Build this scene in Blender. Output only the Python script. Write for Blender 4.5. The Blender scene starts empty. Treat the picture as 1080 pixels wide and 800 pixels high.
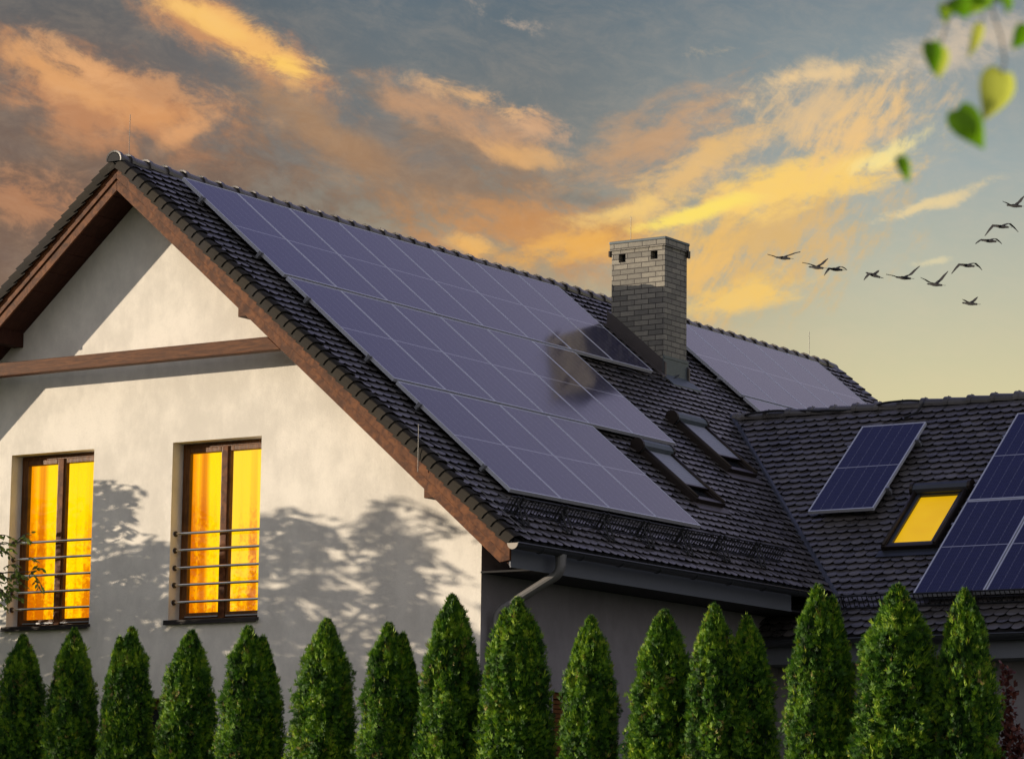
import bpy, math, random
import numpy as np
from mathutils import Vector, Matrix, noise as mnoise
R = math.radians
random.seed(7); rng = np.random.default_rng(7)
sc = bpy.context.scene
COL = sc.collection
GZ = 9.8                      # height of the ridge reference above the ground
AL = R(40.175); CA, SA, TA = math.cos(AL), math.sin(AL), math.tan(AL)

# ------------------------------------------------------------------ helpers
ORG = {}
def link(o): COL.objects.link(o); return o
def thing(name, label, cat, loc=(0,0,0), group=None):
    o = bpy.data.objects.new(name, None); link(o); o.empty_display_size = .2
    o.location = loc; ORG[o] = Vector(loc); o['label'] = label; o['category'] = cat
    if group: o['group'] = group
    return o
def tag(o, label, cat, group=None):
    o['label'] = label; o['category'] = cat
    if group: o['group'] = group
    return o
class MB:
    def __init__(s): s.v = []; s.f = []; s.mi = []; s.uv = None; s.col = []
    def add(s, vs, fs, m=0, c=None):
        b = len(s.v); s.v.extend([tuple(v) for v in vs])
        for f in fs: s.f.append(tuple(b+i for i in f)); s.mi.append(m)
        if c is not None: s.col.extend([c]*len(vs))
        return s
    def box(s, x0, x1, y0, y1, z0, z1, m=0, M=None):
        vs = [(x,y,z) for z in (z0,z1) for y in (y0,y1) for x in (x0,x1)]
        if M is not None: vs = [tuple(M @ Vector(v)) for v in vs]
        return s.add(vs, [(0,2,3,1),(4,5,7,6),(0,1,5,4),(2,6,7,3),(0,4,6,2),(1,3,7,5)], m)
    def tube(s, pts, r, n=8, m=0, cap=True, c=None):
        pts = [Vector(p) for p in pts]; rs = r if isinstance(r,(list,tuple)) else [r]*len(pts)
        vs = []; up0 = None
        for i,p in enumerate(pts):
            d = (pts[min(i+1,len(pts)-1)] - pts[max(i-1,0)]).normalized()
            if up0 is None: up0 = Vector((0,0,1)) if abs(d.z) < .9 else Vector((1,0,0))
            a = d.cross(up0).normalized(); b = a.cross(d).normalized(); up0 = b
            for k in range(n):
                t = 2*math.pi*k/n; vs.append(p + (a*math.cos(t)+b*math.sin(t))*rs[i])
        fs = [(i*n+k, i*n+(k+1)%n, (i+1)*n+(k+1)%n, (i+1)*n+k) for i in range(len(pts)-1) for k in range(n)]
        if cap: fs += [tuple(range(n))[::-1], tuple((len(pts)-1)*n+k for k in range(n))]
        return s.add(vs, fs, m, c)
    def prism(s, poly, d, m=0):
        """poly: list of 3d points; extruded by vector d"""
        n = len(poly); d = Vector(d); vs = [Vector(p) for p in poly] + [Vector(p)+d for p in poly]
        return s.add(vs, [tuple(range(n))[::-1], tuple(range(n,2*n))] + [(i,(i+1)%n,n+(i+1)%n,n+i) for i in range(n)], m)
    def build(s, name, mats, parent=None, z=GZ, smooth=False, bevel=0, origin=None, fixn=True):
        me = bpy.data.meshes.new(name)
        o0 = ORG.get(parent, Vector((0,0,0))) if origin is None else Vector(origin)
        vs = [(v[0]-o0.x, v[1]-o0.y, v[2]+z-o0.z) for v in s.v]
        me.from_pydata(vs, [], s.f)
        for m in (mats if isinstance(mats,(list,tuple)) else [mats]): me.materials.append(m)
        if any(s.mi): me.polygons.foreach_set('material_index', s.mi)
        if s.col and len(s.col) == len(vs):
            at = me.attributes.new('tv', 'FLOAT', 'POINT'); at.data.foreach_set('value', s.col)
        if smooth: me.polygons.foreach_set('use_smooth', [True]*len(me.polygons))
        me.update()
        if fixn:
            import bmesh
            bm = bmesh.new(); bm.from_mesh(me); bmesh.ops.recalc_face_normals(bm, faces=bm.faces); bm.to_mesh(me); bm.free()
        o = bpy.data.objects.new(name, me); link(o)
        if parent is not None: o.parent = parent; ORG[o] = o0
        elif origin is not None: o.location = origin; ORG[o] = o0
        if bevel:
            b = o.modifiers.new('bevel','BEVEL'); b.width = bevel; b.segments = 2; b.limit_method = 'ANGLE'
        return o
def copy_tree(o, parent=None):
    c = o.copy(); link(c); c.parent = parent
    for ch in o.children: copy_tree(ch, c)
    return c

# ------------------------------------------------------------------ materials
def lin(r,g,b): return tuple(((c/255+.055)/1.055)**2.4 if c>10.3 else c/255/12.92 for c in (r,g,b))+(1,)
class NT:
    def __init__(s, name=None, tree=None):
        if tree is None:
            s.m = bpy.data.materials.new(name); s.m.use_nodes = True; tree = s.m.node_tree
        s.t = tree; s.n = tree.nodes; s.l = tree.links
    def new(s, typ, **kw):
        n = s.n.new(typ)
        for k,v in kw.items():
            if k.startswith('i_'): n.inputs[k[2:].replace('_',' ')].default_value = v
            else: setattr(n,k,v)
        return n
    def con(s, a, b): s.l.new(a, b)
    def setin(s, sock, v):
        if hasattr(v,'links') or isinstance(v, bpy.types.NodeSocket): s.l.new(v, sock)
        else: sock.default_value = v
    def math(s, op, a, b=None, c=None, clamp=False):
        n = s.n.new('ShaderNodeMath'); n.operation = op; n.use_clamp = clamp
        s.setin(n.inputs[0], a)
        if b is not None: s.setin(n.inputs[1], b)
        if c is not None: s.setin(n.inputs[2], c)
        return n.outputs[0]
    def mix(s, f, a, b, blend='MIX'):
        n = s.n.new('ShaderNodeMix'); n.data_type = 'RGBA'; n.blend_type = blend; n.clamp_factor = True
        s.setin(n.inputs[0], f); s.setin(n.inputs[6], a); s.setin(n.inputs[7], b); return n.outputs[2]
    def noise(s, vec=None, scale=5, detail=4, rough=.5, dist=0, dim='3D'):
        n = s.n.new('ShaderNodeTexNoise'); n.noise_dimensions = dim
        n.inputs['Scale'].default_value = scale; n.inputs['Detail'].default_value = detail
        n.inputs['Roughness'].default_value = rough; n.inputs['Distortion'].default_value = dist
        if vec is not None: s.l.new(vec, n.inputs['Vector'])
        return n.outputs[0]
    def smooth(s, x, a, b):
        n = s.n.new('ShaderNodeMapRange'); n.interpolation_type = 'SMOOTHSTEP'
        s.setin(n.inputs[0], x); n.inputs[1].default_value = a; n.inputs[2].default_value = b; return n.outputs[0]
    def mapping(s, vec, loc=(0,0,0), rot=(0,0,0), scale=(1,1,1), typ='POINT'):
        n = s.n.new('ShaderNodeMapping'); n.vector_type = typ; s.l.new(vec, n.inputs[0])
        n.inputs[1].default_value = loc; n.inputs[2].default_value = rot; n.inputs[3].default_value = scale; return n.outputs[0]
    def obj(s): return s.new('ShaderNodeTexCoord').outputs['Object']
    def attr(s, name='tv'):
        n = s.n.new('ShaderNodeAttribute'); n.attribute_name = name; return n.outputs['Fac']
    @property
    def bsdf(s): return s.n['Principled BSDF']
    def bump(s, h, strength=.3, dist=.01):
        b = s.new('ShaderNodeBump'); b.inputs['Strength'].default_value = strength; b.inputs['Distance'].default_value = dist
        s.l.new(h, b.inputs['Height']); s.l.new(b.outputs[0], s.bsdf.inputs['Normal'])
def simple(name, col, rough=.6, metal=0, var=.15, scale=8, bump=0, spec=.5, bscale=60):
    t = NT(name); n = t.noise(t.obj(), scale, 5, .6)
    c = tuple(col[:3])
    lo = tuple(x*(1-var) for x in c)+(1,); hi = tuple(min(1,x*(1+var)) for x in c)+(1,)
    t.setin(t.bsdf.inputs['Base Color'], t.mix(n, lo, hi))
    t.bsdf.inputs['Roughness'].default_value = rough; t.bsdf.inputs['Metallic'].default_value = metal
    t.bsdf.inputs['Specular IOR Level'].default_value = spec
    if bump: t.bump(t.noise(t.obj(), bscale, 6, .6), bump, .01)
    return t.m
M = {}
def stucco(name, base):
    t = NT(name); o = t.obj()
    big = t.noise(o, 1.1, 5, .6); sm = t.noise(o, 38, 5, .75); streak = t.noise(t.mapping(o, scale=(1.6,1.6,.9)), 2.6, 6, .65)
    f = t.math('ADD', t.math('MULTIPLY', big, .55), t.math('MULTIPLY', streak, .45))
    c = t.mix(t.smooth(f,.38,.62), tuple(x*.86 for x in base)+(1,), tuple(min(1,x*1.06) for x in base)+(1,))
    c = t.mix(t.math('MULTIPLY', t.smooth(sm,.5,.75), .22), c, tuple(x*.7 for x in base)+(1,))
    t.setin(t.bsdf.inputs['Base Color'], c); t.bsdf.inputs['Roughness'].default_value = .92
    t.bsdf.inputs['Specular IOR Level'].default_value = .2
    t.bump(t.math('ADD', sm, t.math('MULTIPLY', t.noise(o, 130, 3, .6), .6)), .55, .006)
    return t.m
M['stucco'] = stucco('cream_stucco', (.80,.75,.66))
M['stucco_side'] = stucco('grey_stucco', (.28,.26,.27))  # same render darkened: shade of the side walls put into its colour
def tilemat(name, a, b, rough=(.20,.44), lichen=.0):
    t = NT(name); o = t.obj(); tv = t.attr(); n = t.noise(o, 14, 6, .7); w = t.noise(o, 1.3, 4, .6)
    c = t.mix(tv, a+(1,), b+(1,))
    c = t.mix(t.math('MULTIPLY', t.smooth(n,.55,.8), .25), c, (.11,.105,.10,1))
    c = t.mix(t.math('MULTIPLY', t.smooth(w,.48,.66), .6), c, (.035,.032,.032,1))
    pt = t.noise(t.mapping(o, scale=(1,1,1)), 4.5, 6, .75); c = t.mix(t.math('MULTIPLY', t.smooth(pt,.62,.74), .22), c, (.15,.15,.135,1))
    t.setin(t.bsdf.inputs['Base Color'], c)
    rg = t.n.new('ShaderNodeMapRange'); t.l.new(t.math('ADD', t.math('MULTIPLY', tv,.5), t.math('MULTIPLY', n,.5)), rg.inputs[0])
    rg.inputs[3].default_value = rough[0]; rg.inputs[4].default_value = rough[1]; t.l.new(rg.outputs[0], t.bsdf.inputs['Roughness'])
    t.bump(t.noise(o, 70, 4, .6), .25, .004); return t.m
M['tile'] = tilemat('anthracite_roof_tile', (.062,.055,.051), (.118,.105,.096))
M['verge'] = tilemat('weathered_verge_tile', (.020,.017,.013), (.036,.030,.022), (.75,.9))
M['verge'].node_tree.nodes['Principled BSDF'].inputs['Specular IOR Level'].default_value=.15
M['deck'] = simple('dark_roof_underlay', (.018,.018,.02), .9)
def wood(name, a, b, axis_scale=(1,1,1), rough=.6):
    t = NT(name); o = t.obj(); v = t.mapping(o, scale=axis_scale)
    n = t.noise(v, 9, 7, .65, .6); k = t.noise(o, 3.2, 4, .6)
    c = t.mix(t.smooth(n,.35,.68), a+(1,), b+(1,))
    c = t.mix(t.math('MULTIPLY', t.smooth(k,.5,.72), .55), c, tuple(x*.45 for x in a)+(1,))
    p = t.noise(o, 26, 5, .8); c = t.mix(t.math('MULTIPLY', t.smooth(p,.64,.74), .35), c, tuple(min(1,x*1.7+.02) for x in b)+(1,))
    t.setin(t.bsdf.inputs['Base Color'], c); t.bsdf.inputs['Roughness'].default_value = rough; t.bsdf.inputs['Specular IOR Level'].default_value=.15
    t.bump(n, .4, .008); return t.m
M['board'] = wood('stained_red_brown_board', (.070,.022,.007), (.185,.066,.020), (1.2,8,1.2))
M['beam'] = wood('stained_beam', (.062,.020,.006), (.155,.056,.017), (.5,8,9))
M['soffit'] = wood('dark_soffit_wood', (.035,.012,.008), (.06,.022,.014), (1,9,1), .7)
M['frame'] = wood('brown_window_frame', (.10,.040,.012), (.19,.080,.026), (6,6,.6), .4)
M['zinc'] = simple('anthracite_gutter_metal', (.055,.06,.068), .38, .6, .2, 5)
M['pipe'] = simple('grey_downpipe', (.17,.165,.16), .45, .3, .15, 4)
M['fascia'] = simple('grey_fascia_board', (.12,.13,.15), .55, 0, .15, 3)
M['flash'] = simple('lead_flashing', (.10,.12,.13), .5, .5, .3, 12)
M['flashbrown'] = simple('bronze_flashing', (.10,.085,.08), .5, .4, .2, 9)
M['hood'] = simple('brown_window_cladding', (.030,.021,.016), .4, .5, .25, 9)
M['wire'] = simple('dark_wire', (.02,.02,.022), .6, .3)
M['rod'] = simple('galvanised_rod', (.25,.24,.22), .5, .7)
M['steel'] = simple('brushed_steel_tube', (.62,.60,.56), .25, 1, .1, 20)
M['rosette'] = simple('dark_bracket', (.06,.05,.045), .5, .6)
M['alu'] = simple('anodised_aluminium', (.62,.63,.68), .4, .35, .08, 20)
M['rail'] = simple('dull_aluminium_rail', (.30,.30,.31), .5, .8, .1, 20)
M['sill'] = simple('dark_sill_metal', (.03,.024,.022), .45, .5)
M['endcap'] = simple('pale_gutter_cap', (.36,.31,.25), .6)
M['grey'] = simple('grey_blind_fabric', (.28,.29,.32), .5, .1, .12, 5)
M['reveal'] = M['stucco']
# chimney brick
def brick():
    t = NT('chimney_clinker_brick'); g = t.new('ShaderNodeNewGeometry'); o = t.obj()
    sx = t.new('ShaderNodeSeparateXYZ'); t.con(o, sx.inputs[0]); u = t.math('ADD', sx.outputs[0], sx.outputs[1])
    cb = t.new('ShaderNodeCombineXYZ'); t.con(u, cb.inputs[0]); t.con(sx.outputs[2], cb.inputs[1])
    b = t.new('ShaderNodeTexBrick'); t.con(cb.outputs[0], b.inputs['Vector'])
    b.inputs['Color1'].default_value = (.32,.295,.235,1); b.inputs['Color2'].default_value = (.17,.16,.135,1); b.inputs['Mortar'].default_value = (.06,.05,.042,1)
    b.inputs['Scale'].default_value = 1; b.inputs['Mortar Size'].default_value = .006; b.inputs['Mortar Smooth'].default_value = .2
    b.inputs['Brick Width'].default_value = .225; b.inputs['Row Height'].default_value = .073; b.inputs['Bias'].default_value = -.1
    n = t.noise(o, 18, 5, .7); c = t.mix(t.math('MULTIPLY', t.smooth(n,.4,.75), .4), b.outputs[0], (.09,.085,.08,1))
    t.setin(t.bsdf.inputs['Base Color'], c); t.bsdf.inputs['Roughness'].default_value = .8
    h = t.math('SUBTRACT', t.math('MULTIPLY', n, .3), b.outputs['Fac']); t.bump(h, .7, .012); return t.m
M['brick'] = brick()
def panelmat():
    t = NT('solar_cell_glass'); uv = t.new('ShaderNodeUVMap'); s = t.new('ShaderNodeSeparateXYZ'); t.con(uv.outputs[0], s.inputs[0])
    U, V = s.outputs[0], s.outputs[1]
    def line(x, n, w, off=0.):
        fr = t.math('FRACT', t.math('ADD', t.math('MULTIPLY', x, n), .5+off)); d = t.math('ABSOLUTE', t.math('SUBTRACT', fr, .5))
        return t.math('LESS_THAN', d, w*n)
    cols = line(U, 6, .0024); rows = line(V, 24, .0008); half = t.math('LESS_THAN', t.math('ABSOLUTE', t.math('SUBTRACT', V, .5)), .0042)
    dash = t.math('LESS_THAN', t.math('ABSOLUTE', t.math('SUBTRACT', t.math('FRACT', t.math('MULTIPLY', V, 24)), .5)), .34)
    bus = line(U, 30, .0008, .5)
    ed = t.math('LESS_THAN', t.math('MINIMUM', t.math('MINIMUM', U, t.math('SUBTRACT', 1, U)), t.math('MULTIPLY', t.math('MINIMUM', V, t.math('SUBTRACT', 1, V)), 2)), .009)
    o = t.obj(); oi = t.new('ShaderNodeObjectInfo')
    n = t.noise(o, 3, 3, .5)
    c = t.mix(n, (.006,.006,.040,1), (.010,.009,.062,1))
    c = t.mix(t.math('MULTIPLY', oi.outputs['Random'], .5), c, (.006,.006,.034,1))
    c = t.mix(t.math('MULTIPLY', bus, .30), c, (.20,.22,.32,1))
    c = t.mix(t.math('MULTIPLY', rows, .12), c, (.16,.17,.26,1))
    c = t.mix(t.math('MULTIPLY', cols, t.math('ADD', t.math('MULTIPLY', dash, .3), .25)), c, (.40,.40,.48,1))
    c = t.mix(t.math('MULTIPLY', t.math('MAXIMUM', half, ed), .65), c, (.50,.50,.57,1))
    # dust film
    d = t.noise(t.mapping(o, scale=(2.5,1,1)), 2.2, 5, .6); c = t.mix(t.math('MULTIPLY', t.smooth(d,.45,.8), .015), c, (.35,.32,.30,1))
    t.setin(t.bsdf.inputs['Base Color'], c); t.bsdf.inputs['Roughness'].default_value = .16; t.bsdf.inputs['IOR'].default_value = 1.5
    r = t.n.new('ShaderNodeMapRange'); t.l.new(d, r.inputs[0]); r.inputs[3].default_value = .07; r.inputs[4].default_value = .14; t.l.new(r.outputs[0], t.bsdf.inputs['Roughness'])
    return t.m
M['cells'] = panelmat()
def curtain():
    t = NT('lit_curtain'); o = t.obj(); fold = t.noise(t.mapping(o, scale=(13,1,.02)), 2.4, 4, .6)
    s = t.new('ShaderNodeSeparateXYZ'); t.con(o, s.inputs[0])
    soft = t.noise(o, 1.1, 3, .5)
    tv = t.attr()
    s2 = t.new('ShaderNodeSeparateXYZ'); t.con(o, s2.inputs[0])
    blot = t.noise(t.mapping(o, scale=(15,1,11)), 2.0, 5, .7); blot2 = t.noise(t.mapping(o, scale=(1.6,1,1.1)), 1.7, 2, .5)  # leaf reflections of the pane painted into the curtain's glow
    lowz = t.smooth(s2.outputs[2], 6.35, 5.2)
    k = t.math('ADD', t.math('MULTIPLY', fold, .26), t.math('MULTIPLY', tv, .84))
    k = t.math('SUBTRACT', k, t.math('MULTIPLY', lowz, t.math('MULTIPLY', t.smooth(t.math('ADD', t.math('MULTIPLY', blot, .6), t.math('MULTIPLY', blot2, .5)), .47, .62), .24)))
    cr = t.new('ShaderNodeValToRGB'); t.con(t.smooth(k,.22,.80), cr.inputs[0])
    e = cr.color_ramp.elements; e[0].position = 0; e[0].color = lin(190,96,0); e[1].position = 1; e[1].color = lin(255,206,0)
    m = e.new(.5); m.color = lin(246,162,0)
    t.setin(t.bsdf.inputs['Base Color'], (.12,.07,.01,1)); t.con(cr.outputs[0], t.bsdf.inputs['Emission Color'])
    t.bsdf.inputs['Emission Strength'].default_value = 1.0; t.bsdf.inputs['Roughness'].default_value = .9; return t.m
M['curtain'] = curtain()
def glass(name, fac=.10, tint=(1,1,1,1)):
    t = NT(name); t.n.remove(t.bsdf); out = [n for n in t.n if n.type=='OUTPUT_MATERIAL'][0]
    tr = t.new('ShaderNodeBsdfTransparent'); tr.inputs[0].default_value = tint
    gl = t.new('ShaderNodeBsdfGlossy'); gl.inputs['Roughness'].default_value = .02
    fr = t.new('ShaderNodeFresnel'); fr.inputs[0].default_value = 1.5
    nz = t.noise(t.obj(), 2.5, 2, .5); b = t.new('ShaderNodeBump'); b.inputs['Strength'].default_value=.03; b.inputs['Distance'].default_value=.02; t.con(nz,b.inputs['Height']); t.con(b.outputs[0], gl.inputs['Normal'])
    mx = t.new('ShaderNodeMixShader'); t.con(t.math('MULTIPLY', fr.outputs[0], fac, clamp=True), mx.inputs[0]); t.con(tr.outputs[0], mx.inputs[1]); t.con(gl.outputs[0], mx.inputs[2]); t.con(mx.outputs[0], out.inputs[0])
    return t.m
M['glass'] = glass('window_glass', .6)
M['darkglass'] = simple('dark_roof_window_glass', (.02,.022,.026), .05, 0, .1)
M['yblind'] = None
def yb():
    t = NT('backlit_yellow_blind'); n = t.noise(t.obj(), 1.5, 2, .5)
    c = t.mix(t.smooth(n,.35,.65), lin(206,158,2), lin(216,168,4)); t.setin(t.bsdf.inputs['Base Color'], c)
    t.con(c, t.bsdf.inputs['Emission Color']); t.bsdf.inputs['Emission Strength'].default_value = .70; return t.m
M['yblind'] = yb()
def leafmat(name, stops, rough=.5, trans=.25, tvamt=1):
    t = NT(name); tv = t.attr(); cr = t.new('ShaderNodeValToRGB'); t.con(tv, cr.inputs[0])
    e = cr.color_ramp.elements; e[0].position=stops[0][0]; e[0].color=stops[0][1]+(1,); e[1].position=stops[-1][0]; e[1].color=stops[-1][1]+(1,)
    for p,c in stops[1:-1]: x=e.new(p); x.color=c+(1,)
    t.con(cr.outputs[0], t.bsdf.inputs['Base Color']); t.bsdf.inputs['Roughness'].default_value=rough; t.bsdf.inputs['Specular IOR Level'].default_value=.35
    if trans:
        out=[n for n in t.n if n.type=='OUTPUT_MATERIAL'][0]; tl=t.new('ShaderNodeBsdfTranslucent'); t.con(cr.outputs[0], tl.inputs[0])
        mx=t.new('ShaderNodeMixShader'); mx.inputs[0].default_value=trans; t.con(t.bsdf.outputs[0],mx.inputs[1]); t.con(tl.outputs[0],mx.inputs[2]); t.con(mx.outputs[0],out.inputs[0])
    return t.m
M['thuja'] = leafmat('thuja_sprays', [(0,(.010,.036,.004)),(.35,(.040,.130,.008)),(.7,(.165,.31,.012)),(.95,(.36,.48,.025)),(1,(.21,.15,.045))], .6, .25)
M['core'] = simple('thuja_dark_core', (.006,.012,.004), .95)  # solid dark filler, the crown's inner shade put into its colour
M['maple'] = leafmat('maple_leaves', [(0,(.07,.13,.02)),(.6,(.16,.25,.04)),(1,(.30,.36,.06))], .5, .35)
M['bright_leaf'] = leafmat('linden_leaves', [(0,(.10,.28,.005)),(.5,(.24,.48,.012)),(1,(.62,.66,.10))], .45, .65)
M['redleaf'] = leafmat('barberry_leaves', [(0,(.035,.012,.010)),(.6,(.085,.022,.018)),(1,(.17,.05,.03))], .55, .2)
M['bark'] = simple('bark', (.10,.075,.055), .9, 0, .3, 10, .6)
M['twig'] = simple('twig_bark', (.09,.075,.055), .8)
M['bird'] = simple('dark_feathers', (.016,.015,.017), .8)

# ------------------------------------------------------------------ ground
g = MB(); g.add([(-400,-400,-GZ),(400,-400,-GZ),(400,400,-GZ),(-400,400,-GZ)],[(0,1,2,3)])
t = NT('lawn_ground'); o_=t.obj(); t.setin(t.bsdf.inputs['Base Color'], t.mix(t.noise(o_,.8,6,.7),(.035,.055,.015,1),(.075,.10,.03,1))); t.bsdf.inputs['Roughness'].default_value=.95
t.bump(t.noise(o_,30,5,.7),.6,.03)
gr = g.build('ground', t.m); gr['kind'] = 'structure'

# ------------------------------------------------------------------ house
house = thing('house', 'two storey cream rendered house with dark tiled gable roof and lower side wing', 'house', (0,0,0))
YW = -.322; XW = 4.78; YB = -.822; YE0 = -.872; YE1 = 16.75
def PR(s, y, n=0, side=1):      # main slopes: s metres down from the ridge line, n above the tile plane
    return Vector((side*(s*CA + n*SA), y, .1235 - s*SA + n*CA))
def PW(s, x, n=0):              # wing slope facing the camera
    return Vector((x, 9.54 - s*CA - n*SA, -1.75 - s*SA + n*CA))
def PWB(s, x, n=0):
    return Vector((x, 9.54 + s*CA + n*SA, -1.75 - s*SA + n*CA))

def arc_tiles(P, s0, s1, a0, a1, keep=lambda s,a: True, w=.157, e=.137, seed=1):
    """beaver-tail tiles: P(s, a, n)"""
    r = random.Random(seed); mb = MB(); nseg = 6
    rows = int((s1-s0)/e); 
    for i in range(rows):
        sl = s1 - i*e        # lower edge
        k0 = 0 if i%2 else -.5
        a = a0 + k0*w
        while a < a1:
            c = a + w/2
            if c > a0 and c < a1 and keep(sl - e/2, c):
                tilt = r.uniform(-.004,.004); dn = r.uniform(-.003,.003); ds = r.uniform(-.004,.004); yaw = r.uniform(-.004,.004)
                hw = w/2-.0022; top = []; bot = []
                for j in range(nseg+1):
                    q = -1 + 2*j/nseg; dip = .034*(1 - q*q)**.5 if abs(q)<1 else 0
                    dip = .052*math.sqrt(max(0,1-q*q*.96))
                    s_ = sl + ds + dip - .04 + yaw*q; n_ = .027 + dn + tilt*q
                    top.append(P(s_, c+q*hw, n_)); bot.append(P(s_-.003, c+q*hw, n_-.007))
                u0 = P(sl-e-.035, c-hw, -.005+dn); u1 = P(sl-e-.035, c+hw, -.005+dn)
                vs = [u0,u1]+top+bot; T = 2; Bm = 2+nseg+1
                fs = [(0,)+tuple(range(T,T+nseg+1))+(1,)]
                fs += [(T+j,Bm+j,Bm+j+1,T+j+1) for j in range(nseg)]
                
                mb.add(vs, fs, 0, r.random())
            a += w
    return mb
SL = 7.22
# roof decks
def deck(name, mat):
    mb = MB()
    for sd in (1,-1):
        a = PR(0,0,-.014,sd); b = PR(SL-.02,0,-.014,sd); 
        zt = a.z; zs = -.205
        poly = [(0,YB+.05,zt),(b.x,YB+.05,b.z),(b.x-sd*.03,YB+.05,b.z-.10),(sd*.02,YB+.05,zs+.02)]
        mb.prism(poly, (0,YE1-.1-(YB+.05),0))
    return mb.build(name, mat, house)
roof = arc_tiles(lambda s,a,n: PR(s,a,n,1), .10, SL+.01, YE0+.13, YE1-.1, lambda s,a: s*CA + a < 12.0 or (a > 9.54 and a > 9.54 + (s*CA-2.0)), seed=3)
left = arc_tiles(lambda s,a,n: PR(s,a,n,-1), .10, SL+.01, YE0+.13, YE1-.1, seed=4)
base = len(roof.v); roof.v += left.v; roof.f += [tuple(base+i for i in f) for f in left.f]; roof.mi += left.mi; roof.col += left.col
ROOF = roof.build('roof', M['tile'], house, fixn=False)
DK = deck('roof_deck', M['deck']); 
# verge tiles: curved flap pieces stepping down the rake
def verge(yout, sgn, side, P):
    r = random.Random(int(abs(yout)*10)+side+5); mb = MB(); e = .145
    prof = [(.235,.010),(.165,.036),(.09,.050),(.032,.044),(.004,.018),(0,-.035),(0,-.088)]
    i = 0; s = .12
    while s < SL:
        s1 = s + e; d = r.uniform(-.003,.003); vs=[]; 
        for k,(dy,n) in enumerate(prof):
            dip = .045*math.sin(math.pi*min(1,k/5)) if k<5 else 0
            for (ss,lift) in ((s-.05,-.020),(s1+dip*.6,.012)):
                out = -.010 if lift < 0 else .006
                vs.append(P(ss, yout + sgn*(dy - out if k>3 else dy), n+lift+d))
        for k,(dy,n) in enumerate(prof):     # under lip of the lower edge
            vs.append(P(s1-.004, yout + sgn*(dy+ (.02 if k>3 else 0)), n+.012-(.034 if k<=3 else 0)+d))
        m = len(prof); fs = [(2*k,2*k+1,2*k+3,2*k+2) for k in range(m-1)] + [(2*k+1,2*m+k,2*m+k+1,2*k+3) for k in range(m-1)]
        mb.add(vs, fs, 0, r.random()); s += e
    return mb
for side in (1,-1):
    P = (lambda sd: (lambda s,y,n: PR(s,y,n,sd)))(side)
    mb = verge(YE0, 1, side, P); v = mb.build('verge_tiles', M['verge'], house, fixn=False)
    mb = verge(YE1, -1, side, P); v = mb.build('verge_tiles', M['tile'], house, fixn=False)
    # dark backing batten below the verge tiles
    mb = MB(); mb.prism([PR(.05,YE0+.025,-.012,side),PR(SL-.03,YE0+.02,-.012,side),PR(SL-.03,YE0+.02,-.06,side),PR(.05,YE0+.02,-.06,side)],(0,.16,0)); mb.build('verge_batten', M['deck'], house)
# ridge caps
def ridge(name, p0, p1, e=.335, r=.098, lift=.0, seed=2):
    rr = random.Random(seed); mb = MB(); p0=Vector(p0); p1=Vector(p1); L=(p1-p0).length; d=(p1-p0)/L
    sd = d.cross(Vector((0,0,1))).normalized(); up = Vector((0,0,1)); n = 10; k = 0
    x = 0
    while x < L-.02:
        x2 = min(x+e+.03, L); c = rr.random(); dz = rr.uniform(-.004,.004)
        stations = [(x, r*.90, -.006),(x2-.07, r*1.0, .004),(x2-.065, r*1.13, .006),(x2, r*1.15, .006),(x2-.002, r*.98, .0)]
        vs = []
        for (q,rad,l) in stations:
            for j in range(n+1):
                a = math.radians(-12) + math.radians(204)*j/n
                vs.append(p0 + d*q + sd*math.cos(a)*rad + up*(math.sin(a)*rad*.92 + l + dz + lift))
        m = n+1; fs = [(i*m+j,i*m+j+1,(i+1)*m+j+1,(i+1)*m+j) for i in range(len(stations)-1) for j in range(n)]
        fs.append(tuple(range(m)))
        mb.add(vs, fs, 0, c)
        # clip
        q = x2-.05; cc = p0+d*q+up*(r*1.05+dz+lift+.004); mb.box(-.006,.006,-.018,.018,-.012,.006,0,Matrix.Translation(cc)@Matrix.Rotation(math.atan2(-d.x,d.y),4,'Z')@Matrix.Rotation(.35,4,'X')); mb.col += [c*.5]*8
        x += e
    return mb.build(name, M['tile'], house, fixn=False)
ridge('ridge_cap', (0,YE1+.02,.075), (0,YE0-.02,.075), seed=5)
mb=MB(); mb.prism([(math.cos(a)*.088,YE0-.006,.075+math.sin(a)*.082) for a in np.linspace(-.2,math.pi+.2,14)],(0,-.012,0)); mb.build('ridge_end', M['deck'], house)
ridge('ridge_cap', (15.2,9.54,-1.80), (2.30,9.54,-1.80), seed=6)
# wing roof
WX1 = 15.0; SLW = 5.22
wr = arc_tiles(lambda s,a,n: PW(s,a,n), .10, SLW, 2.3, WX1, lambda s,a: a > 2.36 + (s*CA)*1.0 - .25 if 9.54-s*CA > 5.9 else a > 4.8, seed=8)
wb = arc_tiles(lambda s,a,n: PWB(s,a,n), .10, SLW, 2.3, WX1, lambda s,a: a > 2.36 + (s*CA) - .2, seed=9)
base = len(wr.v); wr.v += wb.v; wr.f += [tuple(base+i for i in f) for f in wb.f]; wr.mi += wb.mi; wr.col += wb.col
wr.build('wing_roof', M['tile'], house, fixn=False)
mb = MB()
def q4(a,b,c,d,dn=Vector((0,0,-.12))):
    mb.prism([a,b,c,d], dn)
n_=-.014
mb.prism([PW(0,2.35,n_),PW(0,WX1,n_),PW(SLW-.03,WX1,n_),PW(SLW-.03,6.25,n_)],(0,0,-.10))
mb.prism([PW(4.5,4.8,n_),PW(4.5,6.2,n_),PW(SLW-.03,6.3,n_),PW(SLW-.03,4.8,n_)],(0,0,-.101))
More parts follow.
